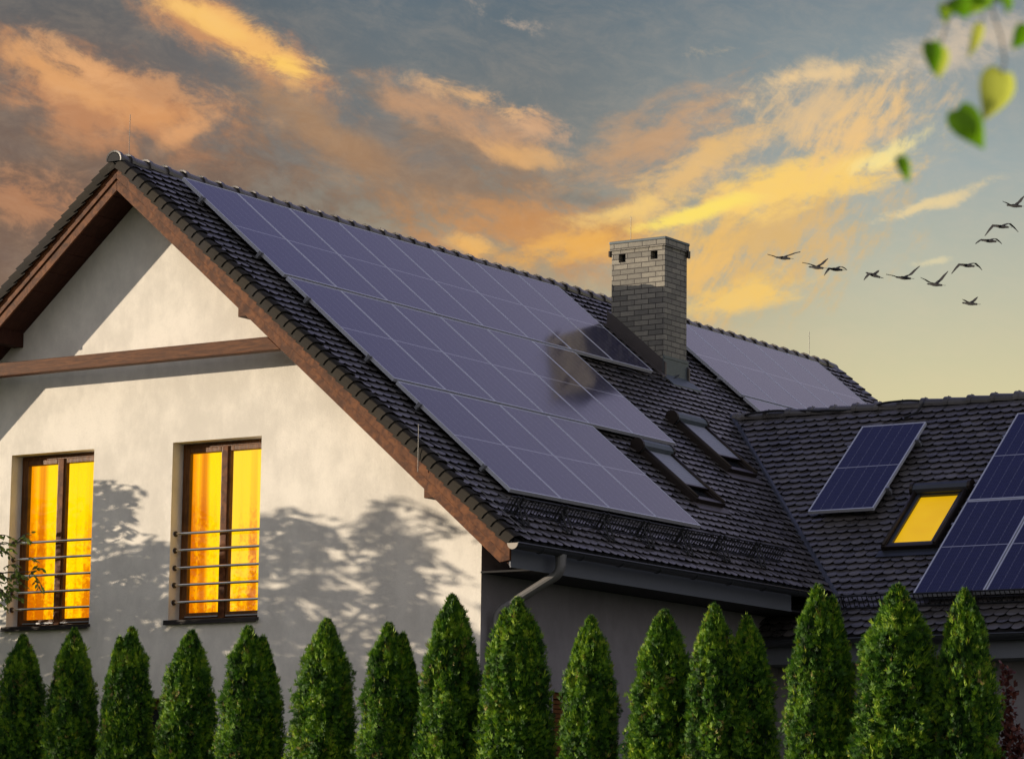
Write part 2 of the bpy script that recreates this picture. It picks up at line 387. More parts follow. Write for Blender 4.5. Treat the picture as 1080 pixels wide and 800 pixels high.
mb.prism([PWB(0,2.35,n_),PWB(0,WX1,n_),PWB(SLW-.03,WX1,n_),PWB(SLW-.03,6.25,n_)],(0,0,-.10))
mb.build('wing_roof_deck', M['deck'], house)
# valley strip
a = Vector((2.24,9.52,.1235-2.24*TA)); b = Vector((5.62,6.14,.1235-5.62*TA))
d = (b-a).normalized(); side = Vector((1,1,0)).normalized(); nrm = side.cross(d).normalized(); nrm = nrm if nrm.z>0 else -nrm
mb = MB(); w1=.045
mb.prism([a-side*w1+Vector((0,0,.012)), a+Vector((0,0,.062)), a+side*w1+Vector((0,0,.052)), a+side*w1-Vector((0,0,.03)), a-side*w1-Vector((0,0,.05))], b-a)
mb.build('valley_flashing', M['zinc'], house)

# walls -------------------------------------------------------------
def zt(x): return -.215 - TA*abs(x)
W1 = (-1.90,-.635,-5.20,-3.165); W2 = (.53,1.80,-5.20,-3.165); W3 = (-.42,.47,-8.3,-6.06)
mb = MB(); REV = .23
ops = [W1,W2,W3]
xs = sorted({-XW,XW,0.0,*[o[0] for o in ops],*[o[1] for o in ops]})
for x0,x1 in zip(xs[:-1],xs[1:]):
    cut = sorted([(o[2],o[3]) for o in ops if o[0] <= x0+1e-6 and o[1] >= x1-1e-6]); z = -GZ
    for c0,c1 in cut:
        mb.add([(x0,YW,z),(x1,YW,z),(x1,YW,c0),(x0,YW,c0)],[(0,1,2,3)]); z = c1
    mb.add([(x0,YW,z),(x1,YW,z),(x1,YW,zt(x1)),(x0,YW,zt(x0))],[(0,1,2,3)])
for o in ops:
    x0,x1,z0,z1 = o; y1 = YW+REV+.06
    mb.add([(x0,YW,z0),(x0,YW,z1),(x0,y1,z1),(x0,y1,z0)],[(0,1,2,3)]); mb.add([(x1,YW,z0),(x1,YW,z1),(x1,y1,z1),(x1,y1,z0)],[(0,1,2,3)])
    mb.add([(x0,YW,z1),(x1,YW,z1),(x1,y1,z1),(x0,y1,z1)],[(0,1,2,3)]); mb.add([(x0,YW,z0),(x1,YW,z0),(x1,y1,z0),(x0,y1,z0)],[(0,1,2,3)])
mb.build('gable_wall', M['stucco'], house, fixn=False)
mb = MB(); W4 = (1.12,2.5,-8.0,-6.0)      # side wall with a window opening (y0,y1,z0,z1)
zt4 = zt(XW)
ys = [YW,W4[0],W4[1],16.0]
for y0,y1 in zip(ys[:-1],ys[1:]):
    if y0 == W4[0]:
        mb.add([(XW,y0,-GZ),(XW,y1,-GZ),(XW,y1,W4[2]),(XW,y0,W4[2])],[(0,1,2,3)]); mb.add([(XW,y0,W4[3]),(XW,y1,W4[3]),(XW,y1,zt4),(XW,y0,zt4)],[(0,1,2,3)])
    else: mb.add([(XW,y0,-GZ),(XW,y1,-GZ),(XW,y1,zt4),(XW,y0,zt4)],[(0,1,2,3)])
for (ya,yb_,za,zb_) in ((W4[0],W4[0],W4[2],W4[3]),(W4[1],W4[1],W4[2],W4[3])):
    mb.add([(XW,ya,za),(XW-.2,ya,za),(XW-.2,ya,zb_),(XW,ya,zb_)],[(0,1,2,3)])
for zz in (W4[2],W4[3]): mb.add([(XW,W4[0],zz),(XW,W4[1],zz),(XW-.2,W4[1],zz),(XW-.2,W4[0],zz)],[(0,1,2,3)])
mb.add([(-XW,YW,-GZ),(-XW,16,-GZ),(-XW,16,zt4),(-XW,YW,zt4)],[(0,1,2,3)])
mb.add([(-XW,16,-GZ),(XW,16,-GZ),(XW,16,zt4),(0,16,zt(0)),(-XW,16,zt4)],[(0,1,2,3,4)])
# ceiling slab keeps the inside dark
mb.add([(-XW+.05,YW+.4,-5.3),(XW-.05,YW+.4,-5.3),(XW-.05,15.9,-5.3),(-XW+.05,15.9,-5.3)],[(0,1,2,3)])
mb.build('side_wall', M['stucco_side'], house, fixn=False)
YWW = 6.22
mb = MB(); mb.add([(XW,YWW,-GZ),(WX1-.6,YWW,-GZ),(WX1-.6,YWW,-5.15),(XW,YWW,-5.15)],[(0,1,2,3)])
mb.add([(WX1-.6,YWW,-GZ),(WX1-.6,12.8,-GZ),(WX1-.6,12.8,-5.0),(WX1-.6,9.54,-2.1),(WX1-.6,YWW,-5.0)],[(0,1,2,3,4)])
mb.add([(XW,12.8,-GZ),(WX1-.6,12.8,-GZ),(WX1-.6,12.8,-5.0),(XW,12.8,-5.0)],[(0,1,2,3)])
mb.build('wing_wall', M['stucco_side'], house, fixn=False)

# barge boards: an upper board proud of a lower one, mitred at the apex
zb = -.0065; db = .263
for sd in (1,-1):
    xe = 5.475
    def bb(zoff0, zoff1, y0, y1, xend_top, xend_bot, name='barge_board'):
        mb = MB(); n = 16; 
        tp = [(sd*x, zb+zoff0-TA*x) for x in np.linspace(0,xend_top,n)]; bt = [(sd*x, zb+zoff1-TA*x) for x in np.linspace(0,xend_bot,n)]
        if sd==1: mb.prism([(x,y0,z) for x,z in tp]+[(x,y0,z) for x,z in bt[::-1]], (0,y1-y0,0))
        else: mb.prism([(x,y0,z) for x,z in tp]+[(x,y0,z) for x,z in bt[::-1]], (0,y1-y0,0))
        return mb.build(name, M['board'], house, bevel=.004)
    up = bb(0,-.125,YB-.012,YB+.02,xe,xe)
    lo = bb(-.129,-db,YB+.004,YB+.03,xe,5.34)
    # thin bright trim line under the verge tiles
    mb = MB(); mb.prism([(0,YB-.02,zb+.018),(sd*xe,YB-.02,zb+.018-TA*xe),(sd*xe,YB-.02,zb+.003-TA*xe),(0,YB-.02,zb+.003)],(0,.03,0)); mb.build('drip_trim', M['board'], house)
# soffit boards (with small gaps shown by a stepped profile)
mb = MB()
for sd in (1,-1):
    y = YB+.034; k = 0
    s0 = .0; nb = 46
    for i in range(nb):
        s = i*(SL-.1)/nb; s2 = (i+1)*(SL-.1)/nb - .006
        dz = 0 if i%2 else .004
        x0,x1 = sd*s*CA, sd*s2*CA
        mb.prism([(x0,y,-.215-TA*abs(x0)+dz),(x1,y,-.215-TA*abs(x1)+dz),(x1,y,-.19-TA*abs(x1)),(x0,y,-.19-TA*abs(x0))],(0,YW+.02-y,0))
mb.build('soffit', M['soffit'], house)
# collar beam and purlins
mb = MB(); bx = 2.36
mb.prism([(-(2.15-.27)/TA+.02,-.80,-2.145),((2.15-.27)/TA-.02,-.80,-2.145),((2.30-.27)/TA-.01,-.80,-2.30),(-(2.30-.27)/TA+.01,-.80,-2.30)],(0,.13,0)); mb.build('collar_beam', M['beam'], house, bevel=.006)
for sd in (1,-1):
    for xc in (1.86,4.42):
        mb = MB(); x0 = sd*(xc-.08); x1 = sd*(xc+.06); zt0 = zt(xc-.08)
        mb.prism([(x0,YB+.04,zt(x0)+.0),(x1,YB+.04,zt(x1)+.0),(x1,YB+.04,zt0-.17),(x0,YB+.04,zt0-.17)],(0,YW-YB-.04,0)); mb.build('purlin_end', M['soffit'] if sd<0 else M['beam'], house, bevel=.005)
# eave: fascia, soffit, gutter
XE = 5.46
def eave_main():
    mb = MB(); mb.box(XE-.02,XE,YB+.03,5.30,-4.815,-4.54); mb.box(XE-.012,XE+.006,YB+.03,5.3,-4.832,-4.8155); mb.build('fascia', M['fascia'], house)
    mb = MB(); mb.box(XW-.01,XE-.018,YW,YWW,-4.825,-4.805); mb.build('eave_soffit', M['deck'], house)
def halfpipe(p0, p1, r, out, name='gutter'):
    mb = MB(); p0=Vector(p0); p1=Vector(p1); out=Vector(out); n=12; vs=[]
    for q in (p0,p1):
        for rad in (r, r-.006):
            for j in range(n+1):
                a = math.pi*j/n; vs.append(q + out*(math.cos(a)*rad) + Vector((0,0,-math.sin(a)*rad)))
    m=n+1; fs=[(j,j+1,2*m+j+1,2*m+j) for j in range(n)]+[(m+j,3*m+j,3*m+j+1,m+j+1) for j in range(n)]
    mb.add(vs,fs); fr = p0 + out*r; to = p1 + out*r
    mb.tube([fr,to], .011, 8); 
    L=(p1-p0).length; d=(p1-p0)/L; k=.5
    while k < L: 
        c=p0+d*k; pts=[c+out*(math.cos(a)*(r+.004))+Vector((0,0,-math.sin(a)*(r+.004))) for a in np.linspace(0,math.pi,9)]; mb.tube(pts,.006,5); k+=.8
    return mb.build(name, M['zinc'], house, smooth=False)
eave_main()
g1 = halfpipe((5.60,-.96,-4.60),(5.60,5.72,-4.60),.062,(1,0,0))
mb = MB(); pts=[(5.60+math.cos(a)*.066,-.962,-4.60-math.sin(a)*.066) for a in np.linspace(0,math.pi,13)]
mb.prism(pts,(0,-.014,0)); c=mb.build('end_cap', M['endcap'], g1)
YG = PW(SLW,0).y-.05; ZG_ = PW(SLW,0).z-.045
halfpipe((4.85,YG,ZG_),(WX1,YG,ZG_),.072,(0,-1,0))
mb = MB(); mb.box(XW,WX1-.02,YG+.12,YG+.14,ZG_-.27,ZG_+.02); mb.build('fascia', M['fascia'], house)
mb = MB(); mb.box(XW,WX1-.02,YG+.14,YWW+.02,ZG_-.268,ZG_-.25); mb.build('eave_soffit', M['fascia'], house)
# downpipe
mb = MB()
def bez(pts, n=5):
    out=[Vector(pts[0])]
    for i in range(1,len(pts)-1):
        a,b,c=Vector(pts[i-1]),Vector(pts[i]),Vector(pts[i+1]); u=(a-b).normalized()*.09; w=(c-b).normalized()*.09
        for k in range(n+1):
            t=k/n; out.append((b+u)*(1-t)**2+b*2*t*(1-t)+(b+w)*t*t)
    out.append(Vector(pts[-1])); return out
mb.tube(bez([(5.60,-.04,-4.66),(5.60,-.04,-4.83),(4.88,-.16,-5.24),(4.88,-.16,-9.75)]), .054, 14)
mb.tube([(5.60,-.04,-4.64),(5.60,-.04,-4.76)], [.062,.056], 14)
for z in (-5.7,-7.4,-9.0): mb.tube([(4.88,-.16,z),(4.88,-.16,z+.035)], .052, 14)
mb.build('downpipe', M['pipe'], house, smooth=False)

# windows -------------------------------------------------------------
def window(W, lit=True, rails=True, name='window', ori=None):
    x0,x1,z0,z1 = W; yf = YW+REV-.04      # outer face of the frame
    fw = .065; mb = MB()
    def bars(x0,x1,z0,z1,w,y0,y1,mb=mb):
        mb.box(x0,x0+w,y0,y1,z0,z1); mb.box(x1-w,x1,y0,y1,z0,z1); mb.box(x0+w,x1-w,y0,y1,z1-w,z1); mb.box(x0+w,x1-w,y0,y1,z0,z0+w)
    bars(x0+.002,x1-.002,z0+.011,z1-.002,fw,yf,yf+.07)
    fr = mb.build('window', M['frame'], house, bevel=.006)
    xm = (x0+x1)/2
    for (a,b) in ((x0+fw-.012,xm-.004),(xm+.004,x1-fw+.012)):
        m2 = MB(); w=.062; za,zb2=z0+.011+.03,z1-fw+.012
        m2.box(a,a+w,yf-.018,yf+.045,za,zb2); m2.box(b-w,b,yf-.018,yf+.045,za,zb2); m2.box(a+w,b-w,yf-.018,yf+.045,zb2-w,zb2); m2.box(a+w,b-w,yf-.018,yf+.045,za,za+w)
        m2.build('sash', M['frame'], fr, bevel=.008)
        m3 = MB(); m3.add([(a+w-.005,yf+.010,za+w),(b-w+.005,yf+.010,za+w),(b-w+.005,yf+.010,zb2-w+.005),(a+w-.005,yf+.010,zb2-w+.005)],[(0,1,2,3)]); m3.build('pane', M['glass'] if lit else M['darkglass'], fr)
        m5 = MB(); m5.box(a+w-.01,b-w+.01,yf-.030,yf-.0185,za+.008,za+.024); m5.build('drip_bar', M['rail'], fr)
    m6 = MB(); m6.box(xm-.042,xm+.042,yf-.034,yf-.019,z0+.03,z1-.055); m6.build('mullion_cover', M['board'], fr, bevel=.008)
    m4 = MB(); m4.box(x0-.03,x1+.02,YW-.055,yf+.002,z0-.022,z0+.010); m4.box(x0-.03,x1+.02,YW-.055,YW-.043,z0-.045,z0-.0221); m4.build('sill', M['sill'], fr, bevel=.004)
    if lit:
        mc = MB(); nx, nz = 90, 14; yc = yf+.28
        for j in range(nz+1):
            for i in range(nx+1):
                u=i/nx; xx=x0-.40+(x1-x0+.45)*u; zz=z0-.05+(z1-z0+.1)*j/nz
                ph=math.sin(u*88+1.3*math.sin(u*11))*.018+math.sin(u*37+j*.06)*.014
                mc.v.append((xx,yc+ph,zz))
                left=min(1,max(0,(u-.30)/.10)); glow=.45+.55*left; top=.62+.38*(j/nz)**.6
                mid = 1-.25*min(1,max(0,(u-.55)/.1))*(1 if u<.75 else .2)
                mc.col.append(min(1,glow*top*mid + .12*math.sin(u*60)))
        for j in range(nz):
            for i in range(nx): a=j*(nx+1)+i; mc.f.append((a,a+1,a+nx+2,a+nx+1)); mc.mi.append(0)
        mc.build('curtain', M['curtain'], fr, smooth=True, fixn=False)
        mr = MB(); mr.box(x0-.44,x1+.12,yf+.09,yf+.095,z1+.03,z1+.2); mr.box(x0-.46,x0-.44,yf+.075,yf+.5,z0-.1,z1+.1); mr.box(x1+.12,x1+.14,yf+.075,yf+.5,z0-.1,z1+.1); mr.build('lining', M['deck'], fr)
    if rails:
        for z in (-4.20,-4.39,-4.59,-4.785,-4.98):
            m = MB(); y=YW+.085; m.tube([(x0+.002,y,z),(x1-.002,y,z)], .0155, 10); m.tube([(x0,y,z),(x0+.016,y,z)], .032, 14); m.tube([(x1-.016,y,z),(x1,y,z)], .032, 14)
            b=m.build('rail_bar', [M['steel'],M['rosette']], fr, smooth=False)
            me=b.data
            for pl in me.polygons[12:]: pl.material_index=1
window(W1); window(W2); window(W3, False, False)
# side window with wooden slatted shutter
mb = MB(); y0,y1,z0,z1 = W4
mb.box(XW-.10,XW-.04,y0,y0+.07,z0,z1); mb.box(XW-.10,XW-.04,y1-.07,y1,z0,z1); mb.box(XW-.10,XW-.04,y0+.07,y1-.07,z1-.07,z1); mb.box(XW-.10,XW-.04,y0+.07,y1-.07,z0,z0+.07)
sw = mb.build('side_window', M['frame'], house)
mb = MB(); z=z0+.075
while z < z1-.1: mb.box(XW-.085,XW-.06,y0+.07,y1-.07,z,z+.042); z+=.05
mb.build('shutter', M['frame'], sw)

# chimney -------------------------------------------------------------
cx0,cx1,cy0,cy1 = .80,1.645,8.735,9.33
mb = MB(); hw = .055
hx = [(cx0+.11,cx0+.11+2*hw),(cx1-.115-2*hw,cx1-.115)]; hz=(.375,.49)
xs=[cx0,hx[0][0],hx[0][1],hx[1][0],hx[1][1],cx1]
for i,(a,b) in enumerate(zip(xs[:-1],xs[1:])):
    if i in (1,3):
        mb.add([(a,cy0,-1.9),(b,cy0,-1.9),(b,cy0,hz[0]),(a,cy0,hz[0])],[(0,1,2,3)]); mb.add([(a,cy0,hz[1]),(b,cy0,hz[1]),(b,cy0,.66),(a,cy0,.66)],[(0,1,2,3)])
        for (p,q) in (((a,hz[0]),(a,hz[1])),((b,hz[0]),(b,hz[1])),((a,hz[0]),(b,hz[0])),((a,hz[1]),(b,hz[1]))):
            mb.add([(p[0],cy0,p[1]),(q[0],cy0,q[1]),(q[0],cy0+.13,q[1]),(p[0],cy0+.13,p[1])],[(0,1,2,3)])
    else: mb.add([(a,cy0,-1.9),(b,cy0,-1.9),(b,cy0,.66),(a,cy0,.66)],[(0,1,2,3)])
mb.add([(cx1,cy0,-1.9),(cx1,cy1,-1.9),(cx1,cy1,.66),(cx1,cy0,.66)],[(0,1,2,3)]); mb.add([(cx0,cy0,-1.9),(cx0,cy1,-1.9),(cx0,cy1,.66),(cx0,cy0,.66)],[(0,1,2,3)])
mb.add([(cx0,cy1,-1.9),(cx1,cy1,-1.9),(cx1,cy1,.66),(cx0,cy1,.66)],[(0,1,2,3)])
ch = mb.build('chimney', M['brick'], house, fixn=False)
mb = MB(); 
for (a,b) in hx: mb=MB(); mb.box(a+.001,b-.001,cy0+.11,cy0+.12,hz[0],hz[1]); mb.build('vent_opening', M['deck'], ch)
mb = MB(); e=.022
for (x0,x1,y0,y1) in ((cx0-e,cx1+e,cy0-e,cy0-.001),(cx0-e,cx1+e,cy1+.001,cy1+e),(cx0-e,cx0-.001,cy0-.001,cy1+.001),(cx1+.001,cx1+e,cy0-.001,cy1+.001)): mb.box(x0,x1,y0,y1,.545,.635)
mb.build('brick_collar', M['brick'], ch)
mb = MB(); mb.box(cx0-.03,cx1+.03,cy0-.03,cy1+.03,.6355,.672); mb.box(cx0+.25,cx0+.45,cy0+.2,cy0+.4,.6725,.70); mb.build('cap', M['flash'], ch, bevel=.006)
mb = MB(); mb.box(cx1+.022,cx1+.05,cy1-.05,cy1+.01,.46,.56); mb.build('clamp', M['hood'], ch); mb=MB(); mb.box(cx0-.05,cx0-.0225,cy0-.01,cy0+.05,.47,.55); mb.build('clamp', M['hood'], ch)
# flashing: sloping side boards and front apron
mb = MB()
def sl(x,n): return .1235-TA*x+n
for (ya,yb2) in ((cy0-.035,cy0-.002),(cy1+.002,cy1+.035)):
    mb.prism([(cx0-.05,ya,sl(cx0-.05,.02)),(cx1+.04,ya,sl(cx1+.04,.02)),(cx1+.04,ya,sl(cx1+.04,.23)),(cx0-.05,ya,sl(cx0-.05,.23))],(0,yb2-ya,0))
    mb.build('side_flashing', M['flashbrown'], ch); mb = MB()
    mb.prism([(cx0-.05,ya+(-.10 if ya<9 else 0),sl(cx0-.05,.055)),(cx1+.06,ya+(-.10 if ya<9 else 0),sl(cx1+.06,.055)),(cx1+.06,ya+(-.10 if ya<9 else 0),sl(cx1+.06,.03)),(cx0-.05,ya+(-.10 if ya<9 else 0),sl(cx0-.05,.03))],(0,.13,0)); mb.build('flashing_foot', M['flashbrown'], ch); mb = MB()
mb = MB(); mb.box(cx1+.002,cx1+.012,cy0-.04,cy1+.04,sl(cx1,.02),sl(cx1,.30)); mb.box(cx1+.012,cx1+.02,cy0-.02,cy1+.02,sl(cx1,.26),sl(cx1,.275))
mb.prism([(cx1+.012,cy0-.08,sl(cx1+.012,.05)),(cx1+.20,cy0-.08,sl(cx1+.20,.05)),(cx1+.20,cy0-.08,sl(cx1+.20,.03)),(cx1+.012,cy0-.08,sl(cx1+.012,.03))],(0,cy1-cy0+.16,0))
mb.build('front_flashing', M['flash'], ch)

# roof windows -------------------------------------------------------------
def roof_window(P, a0, a1, s0, s1, kind, flip):
    """P(s,a,n); a across the slope"""
    def B(mb, sA,sB,aA,aB,nA,nB):
        vs=[P(s,a,n) for n in (nA,nB) for a in (aA,aB) for s in (sA,sB)]
        mb.add(vs,[(0,2,3,1),(4,5,7,6),(0,1,5,4),(2,6,7,3),(0,4,6,2),(1,3,7,5)])
    mb=MB(); w=.055
    B(mb,s0,s1,a0,a0+w,-.02,.095); B(mb,s0,s1,a1-w,a1,-.02,.095); B(mb,s1-w,s1,a0+w,a1-w,-.02,.088); B(mb,s0,s0+w,a0+w,a1-w,-.02,.095)
    root=mb.build('roof_window', M['hood'], house, bevel=.006)
    # guide rails standing on the side frames, round in section
    for aa in (a0+.028,a1-.028):
        m=MB(); m.tube([P(s0+.03,aa,.098),P(s1-.02,aa,.098)],.024,10); m.build('guide_rail', M['hood'], root, smooth=True)
    # hood box at the upper end with rounded front
    m=MB(); prof=[(-.02,-.02),(-.05,.06),(-.03,.13),(.02,.165),(.07,.165),(.12,.14),(.14,.10),(.14,.05)]
    vs=[P(s0+ds,a,n) for a in (a0-.012,a1+.012) for ds,n in prof]; k=len(prof)
    m.add(vs,[tuple(range(k)),tuple(range(k,2*k))[::-1]]+[(i,(i+1)%k,k+(i+1)%k,k+i) for i in range(k)]); m.build('hood', M['flash'] if kind=='blind' else M['zinc'], root)
    for aa in (a0-.02,a1+.02):
        m=MB(); c=P(s0+.045,aa,.085); m.tube([P(s0+.045,aa-.02,.085),P(s0+.045,aa+.02,.085)],.095,16); m.build('hood_end', M['hood'], root)
    # inner sash
    m=MB(); i0,i1=a0+w+.004,a1-w-.004; q=.05
    B(m,s0+.10,s1-w-.004,i0,i0+q,.02,.072); B(m,s0+.10,s1-w-.004,i1-q,i1,.02,.072); B(m,s1-w-.004-q,s1-w-.004,i0+q,i1-q,.02,.070); B(m,s0+.10,s0+.16,i0+q,i1-q,.02,.070); m.build('sash', M['hood'] if kind=='blind' else M['zinc'], root)
    m=MB(); B(m,s0+.12,s1-w-q-.006,i0+q,i1-q,.030,.038); m.build('pane', M['darkglass'] if kind=='blind' else M['yblind'], root)
    if kind=='blind':
        m=MB(); se=s0+.10+(s1-s0-.2)*.77; nn=12; 
        for k2 in range(nn):
            sa=s0+.10+(se-s0-.10)*k2/nn; sb=s0+.10+(se-s0-.10)*(k2+1)/nn-.004; B(m,sa,sb,a0+w-.01,a1-w+.01,.082,.090)
        m.build('roller_shutter', M['grey'], root)
        m=MB(); B(m,se,se+.03,a0+w-.01,a1-w+.01,.078,.102); m.build('shutter_bar', M['hood'], root)
    # apron flashing below
    m=MB(); B(m,s1,s1+.13,a0-.04,a1+.04,.022,.034); m.build('apron', M['flashbrown'] if kind=='blind' else M['zinc'], root)
PRr=lambda s,a,n: PR(s,a,n,1)
roof_window(PRr, 7.08, 7.82, 3.50, 4.65, 'blind', 1)
roof_window(PRr, 4.92, 5.62, 4.53, 5.66, 'blind', 1)
roof_window(lambda s,a,n: PW(s,a,n), 5.88, 6.63, 2.20, 3.50, 'lit', 1)

# snow guards -------------------------------------------------------------
def guard(P, a0, a1, s, h, tip=.0):
    mb=MB(); top=lambda a,n: P(s - n*.10, a, n)
    for n in (.03,.03+h*.5,.03+h): mb.tube([top(a0,n),top(a1,n)],.011 if n<.1 or n>h else .007,5)
    a=a0
    while a<=a1: mb.tube([top(a,.03),top(a,.03+h)],.0068,4,cap=False); a+=.062
    a=a0+.12
    while a<a1:
        for da in (0,.10):
            mb.tube([P(s-.0,a+da,.02),P(s-.02,a+da,.05+h)],.013,4)
            mb.tube([P(s+.22,a+da+.02,.035),P(s+.0,a+da,.05+h*.7)],.011,4); mb.tube([P(s-.25,a+da,.02),P(s+.24,a+da+.02,.03)],.009,4)
        a+=.86
    return mb.build('snow_guard', M['wire'], house)
guard(PRr,-.50,5.55, 6.74,.18)
guard(lambda s,a,n: PW(s,a,n), 5.62, 14.5, 4.70,.16)

# lightning conductors
def rodp(pts, r=.006, name='lightning_rod', m='rod'):
    mb=MB(); mb.tube(pts,r,6); return mb.build(name,M[m],house)
rodp([(0,-.62,.17),(0,-.62,.66)],.0035); rodp([(cx0+.12,cy0+.3,.67),(cx0+.12,cy0+.3,1.08)],.0035)
rodp([(0,15.95,.17),(0,15.95,.55)],.0045); rodp([(4.33,-.885,-3.78),(4.33,-.885,-3.27)],.004)
def sag(a,b,n=8,d=.03): 
    a,b=Vector(a),Vector(b); return [a.lerp(b,i/n)+Vector((0,0,-d*math.sin(math.pi*i/n)+(.006*math.sin(i*2.1)))) for i in range(n+1)]
# cable draped along the wing ridge
pts=[]; 
for i in range(60):
    q=i/59; x=2.5+2.75*q; pts.append((x,9.54-.10-.05*math.sin(q*17)-.02*math.sin(q*43),-1.78+.03*math.sin(q*9)+.02))
rodp(pts,.016,'conductor_cable','wire')
rodp([tuple(PW(.10,5.22,.10)),tuple(PW(.22,5.25,.12)),tuple(PW(.34,5.18,.06)),tuple(PW(.42,5.02,.04))],.016,'conductor_cable','wire')
pts=[tuple(PRr(2.35+.28*math.sin(q*2.6)-.55*q, 7.25+2.2*q, .045+.02*math.sin(q*16))) for q in np.linspace(0,1,24)]
rodp(pts,.010,'conductor_cable','wire')
pts=[tuple(PRr(1.55+q*.95, 6.0+1.35*q, .035)) for q in np.linspace(0,1,10)]; rodp(pts,.006,'conductor_cable','wire')
rodp(sag(PRr(6.50,-.35,.06),PRr(6.48,4.0,.06),16,.01),.004,'conductor_cable','rod')
rodp([tuple(PRr(5.3,-.80,.05)),tuple(PRr(6.4,-.62,.06)),tuple(PRr(7.2,-.55,.05))],.004,'conductor_cable','rod')

# ------------------------------------------------------------------ solar panels
def panel_proto(w, l, name):
    t_=.042; fr=MB(); f=.014
    fr.box(0,f,0,l,-t_,0); fr.box(w-f,w,0,l,-t_,0); fr.box(f,w-f,0,f,-t_,0); fr.box(f,w-f,l-f,l,-t_,0)
    gl=MB(); gl.add([(f,f,-.0025),(w-f,f,-.0025),(w-f,l-f,-.0025),(f,l-f,-.0025)],[(0,1,2,3)])
    bk=MB(); bk.add([(f,f,-.03),(w-f,f,-.03),(w-f,l-f,-.03),(f,l-f,-.03)],[(0,3,2,1)])
    root=bpy.data.objects.new('solar_panel',None); link(root)
    a=fr.build('frame',M['alu'],root,z=0); b=gl.build('cell_glass',M['cells'],root,z=0,fixn=False); c=bk.build('backsheet',M['deck'],root,z=0,fixn=False)
    uv=b.data.uv_layers.new(name='UVMap')
    for i,(u,v) in enumerate([(0,0),(1,0),(1,1),(0,1)]): uv.data[i].uv=(u,v)
    return root
ORDN=['first','second','third','fourth','fifth','sixth','seventh','eighth']
protoA=panel_proto(1.012,1.98,'a'); protoB=panel_proto(.92,1.965,'b'); used=set()
def place(proto, org, ax, ay, label, group):
    o=proto if proto not in used else copy_tree(proto); used.add(proto)
    ax=Vector(ax).normalized(); ay=Vector(ay).normalized(); az=ax.cross(ay)
    # tiny fitting tolerance
    j=random.uniform(-.0012,.0012)
    m=Matrix((ax,ay,(az+ax*j+ay*random.uniform(-.0012,.0012)).normalized())).transposed().to_4x4(); m.translation=Vector(org)+Vector((0,0,GZ))
    o.matrix_world=m; o['label']=label; o['category']='solar panel'; o['group']=group
PL=2.035; S0=.318; NP=.107
for r_,cnt,nm in ((0,8,'top'),(1,6,'middle'),(2,4,'bottom')):
    for c_ in range(cnt):
        s=S0+r_*PL+1.975; org=PRr(s,c_*1.02,NP); 
        place(protoA, org, (0,1,0), -Vector((CA,0,-SA)), f'{ORDN[c_]} solar panel from the gable in the {nm} row of the big array', 'solar panels on the big front array')
    for sv in (.42,1.55):
        m=MB(); s=S0+r_*PL+sv; y1=cnt*1.02+.02
        vs=[PRr(a,y,n) for n in (.03,.069) for y in (-.05,y1) for a in (s-.02,s+.02)]
        m.add(vs,[(0,2,3,1),(4,5,7,6),(0,1,5,4),(2,6,7,3),(0,4,6,2),(1,3,7,5)])
        y=.5
        while y<y1:
            vs=[PRr(a,yy,n) for n in (-.01,.068) for yy in (y,y+.035) for a in (s+.021,s+.027)]; m.add(vs,[(0,2,3,1),(4,5,7,6),(0,1,5,4),(2,6,7,3),(0,4,6,2),(1,3,7,5)]); y+=1.1
        vs=[PRr(a,yy,n) for n in (.069,.112) for yy in (-.04,.008) for a in (s-.02,s+.02)]; m.add(vs,[(0,2,3,1),(4,5,7,6),(0,1,5,4),(2,6,7,3),(0,4,6,2),(1,3,7,5)])
        m.build('mounting_rail',M['rail'],house)
for r_,cnt,nm in ((0,5,'upper'),(1,3,'lower')):
    for c_ in range(cnt):
        s=S0+r_*PL+1.975; org=PRr(s,10.57+c_*1.02,NP)
        place(protoA, org, (0,1,0), -Vector((CA,0,-SA)), f'{ORDN[c_]} solar panel from the chimney in the {nm} row behind it', 'solar panels behind the chimney')
    for sv in (.42,1.55):
        m=MB(); s=S0+r_*PL+sv
        y1=10.57+cnt*1.02
        if r_==1: y1=12.2
        vs=[PRr(a,y,n) for n in (.03,.069) for y in (10.50,y1) for a in (s-.02,s+.02)]
        m.add(vs,[(0,2,3,1),(4,5,7,6),(0,1,5,4),(2,6,7,3),(0,4,6,2),(1,3,7,5)]); m.build('mounting_rail',M['rail'],house)
place(protoB, PW(.737+1.965,4.57,.15), (1,0,0), (0,CA,SA), 'single dark blue solar panel alone on the side wing roof', 'solar panels on the side wing')
for r_,nm in ((0,'upper'),(1,'lower')):
    for c_ in range(2):
        if r_==0 and c_==1: pass
        place(protoB, PW(.69+r_*1.985+1.965,6.76+c_*.94,.15), (1,0,0), (0,CA,SA), f'{nm} panel of the {"left" if c_==0 else "right"} column at the right picture edge, beside the lit roof window', 'solar panels on the side wing')
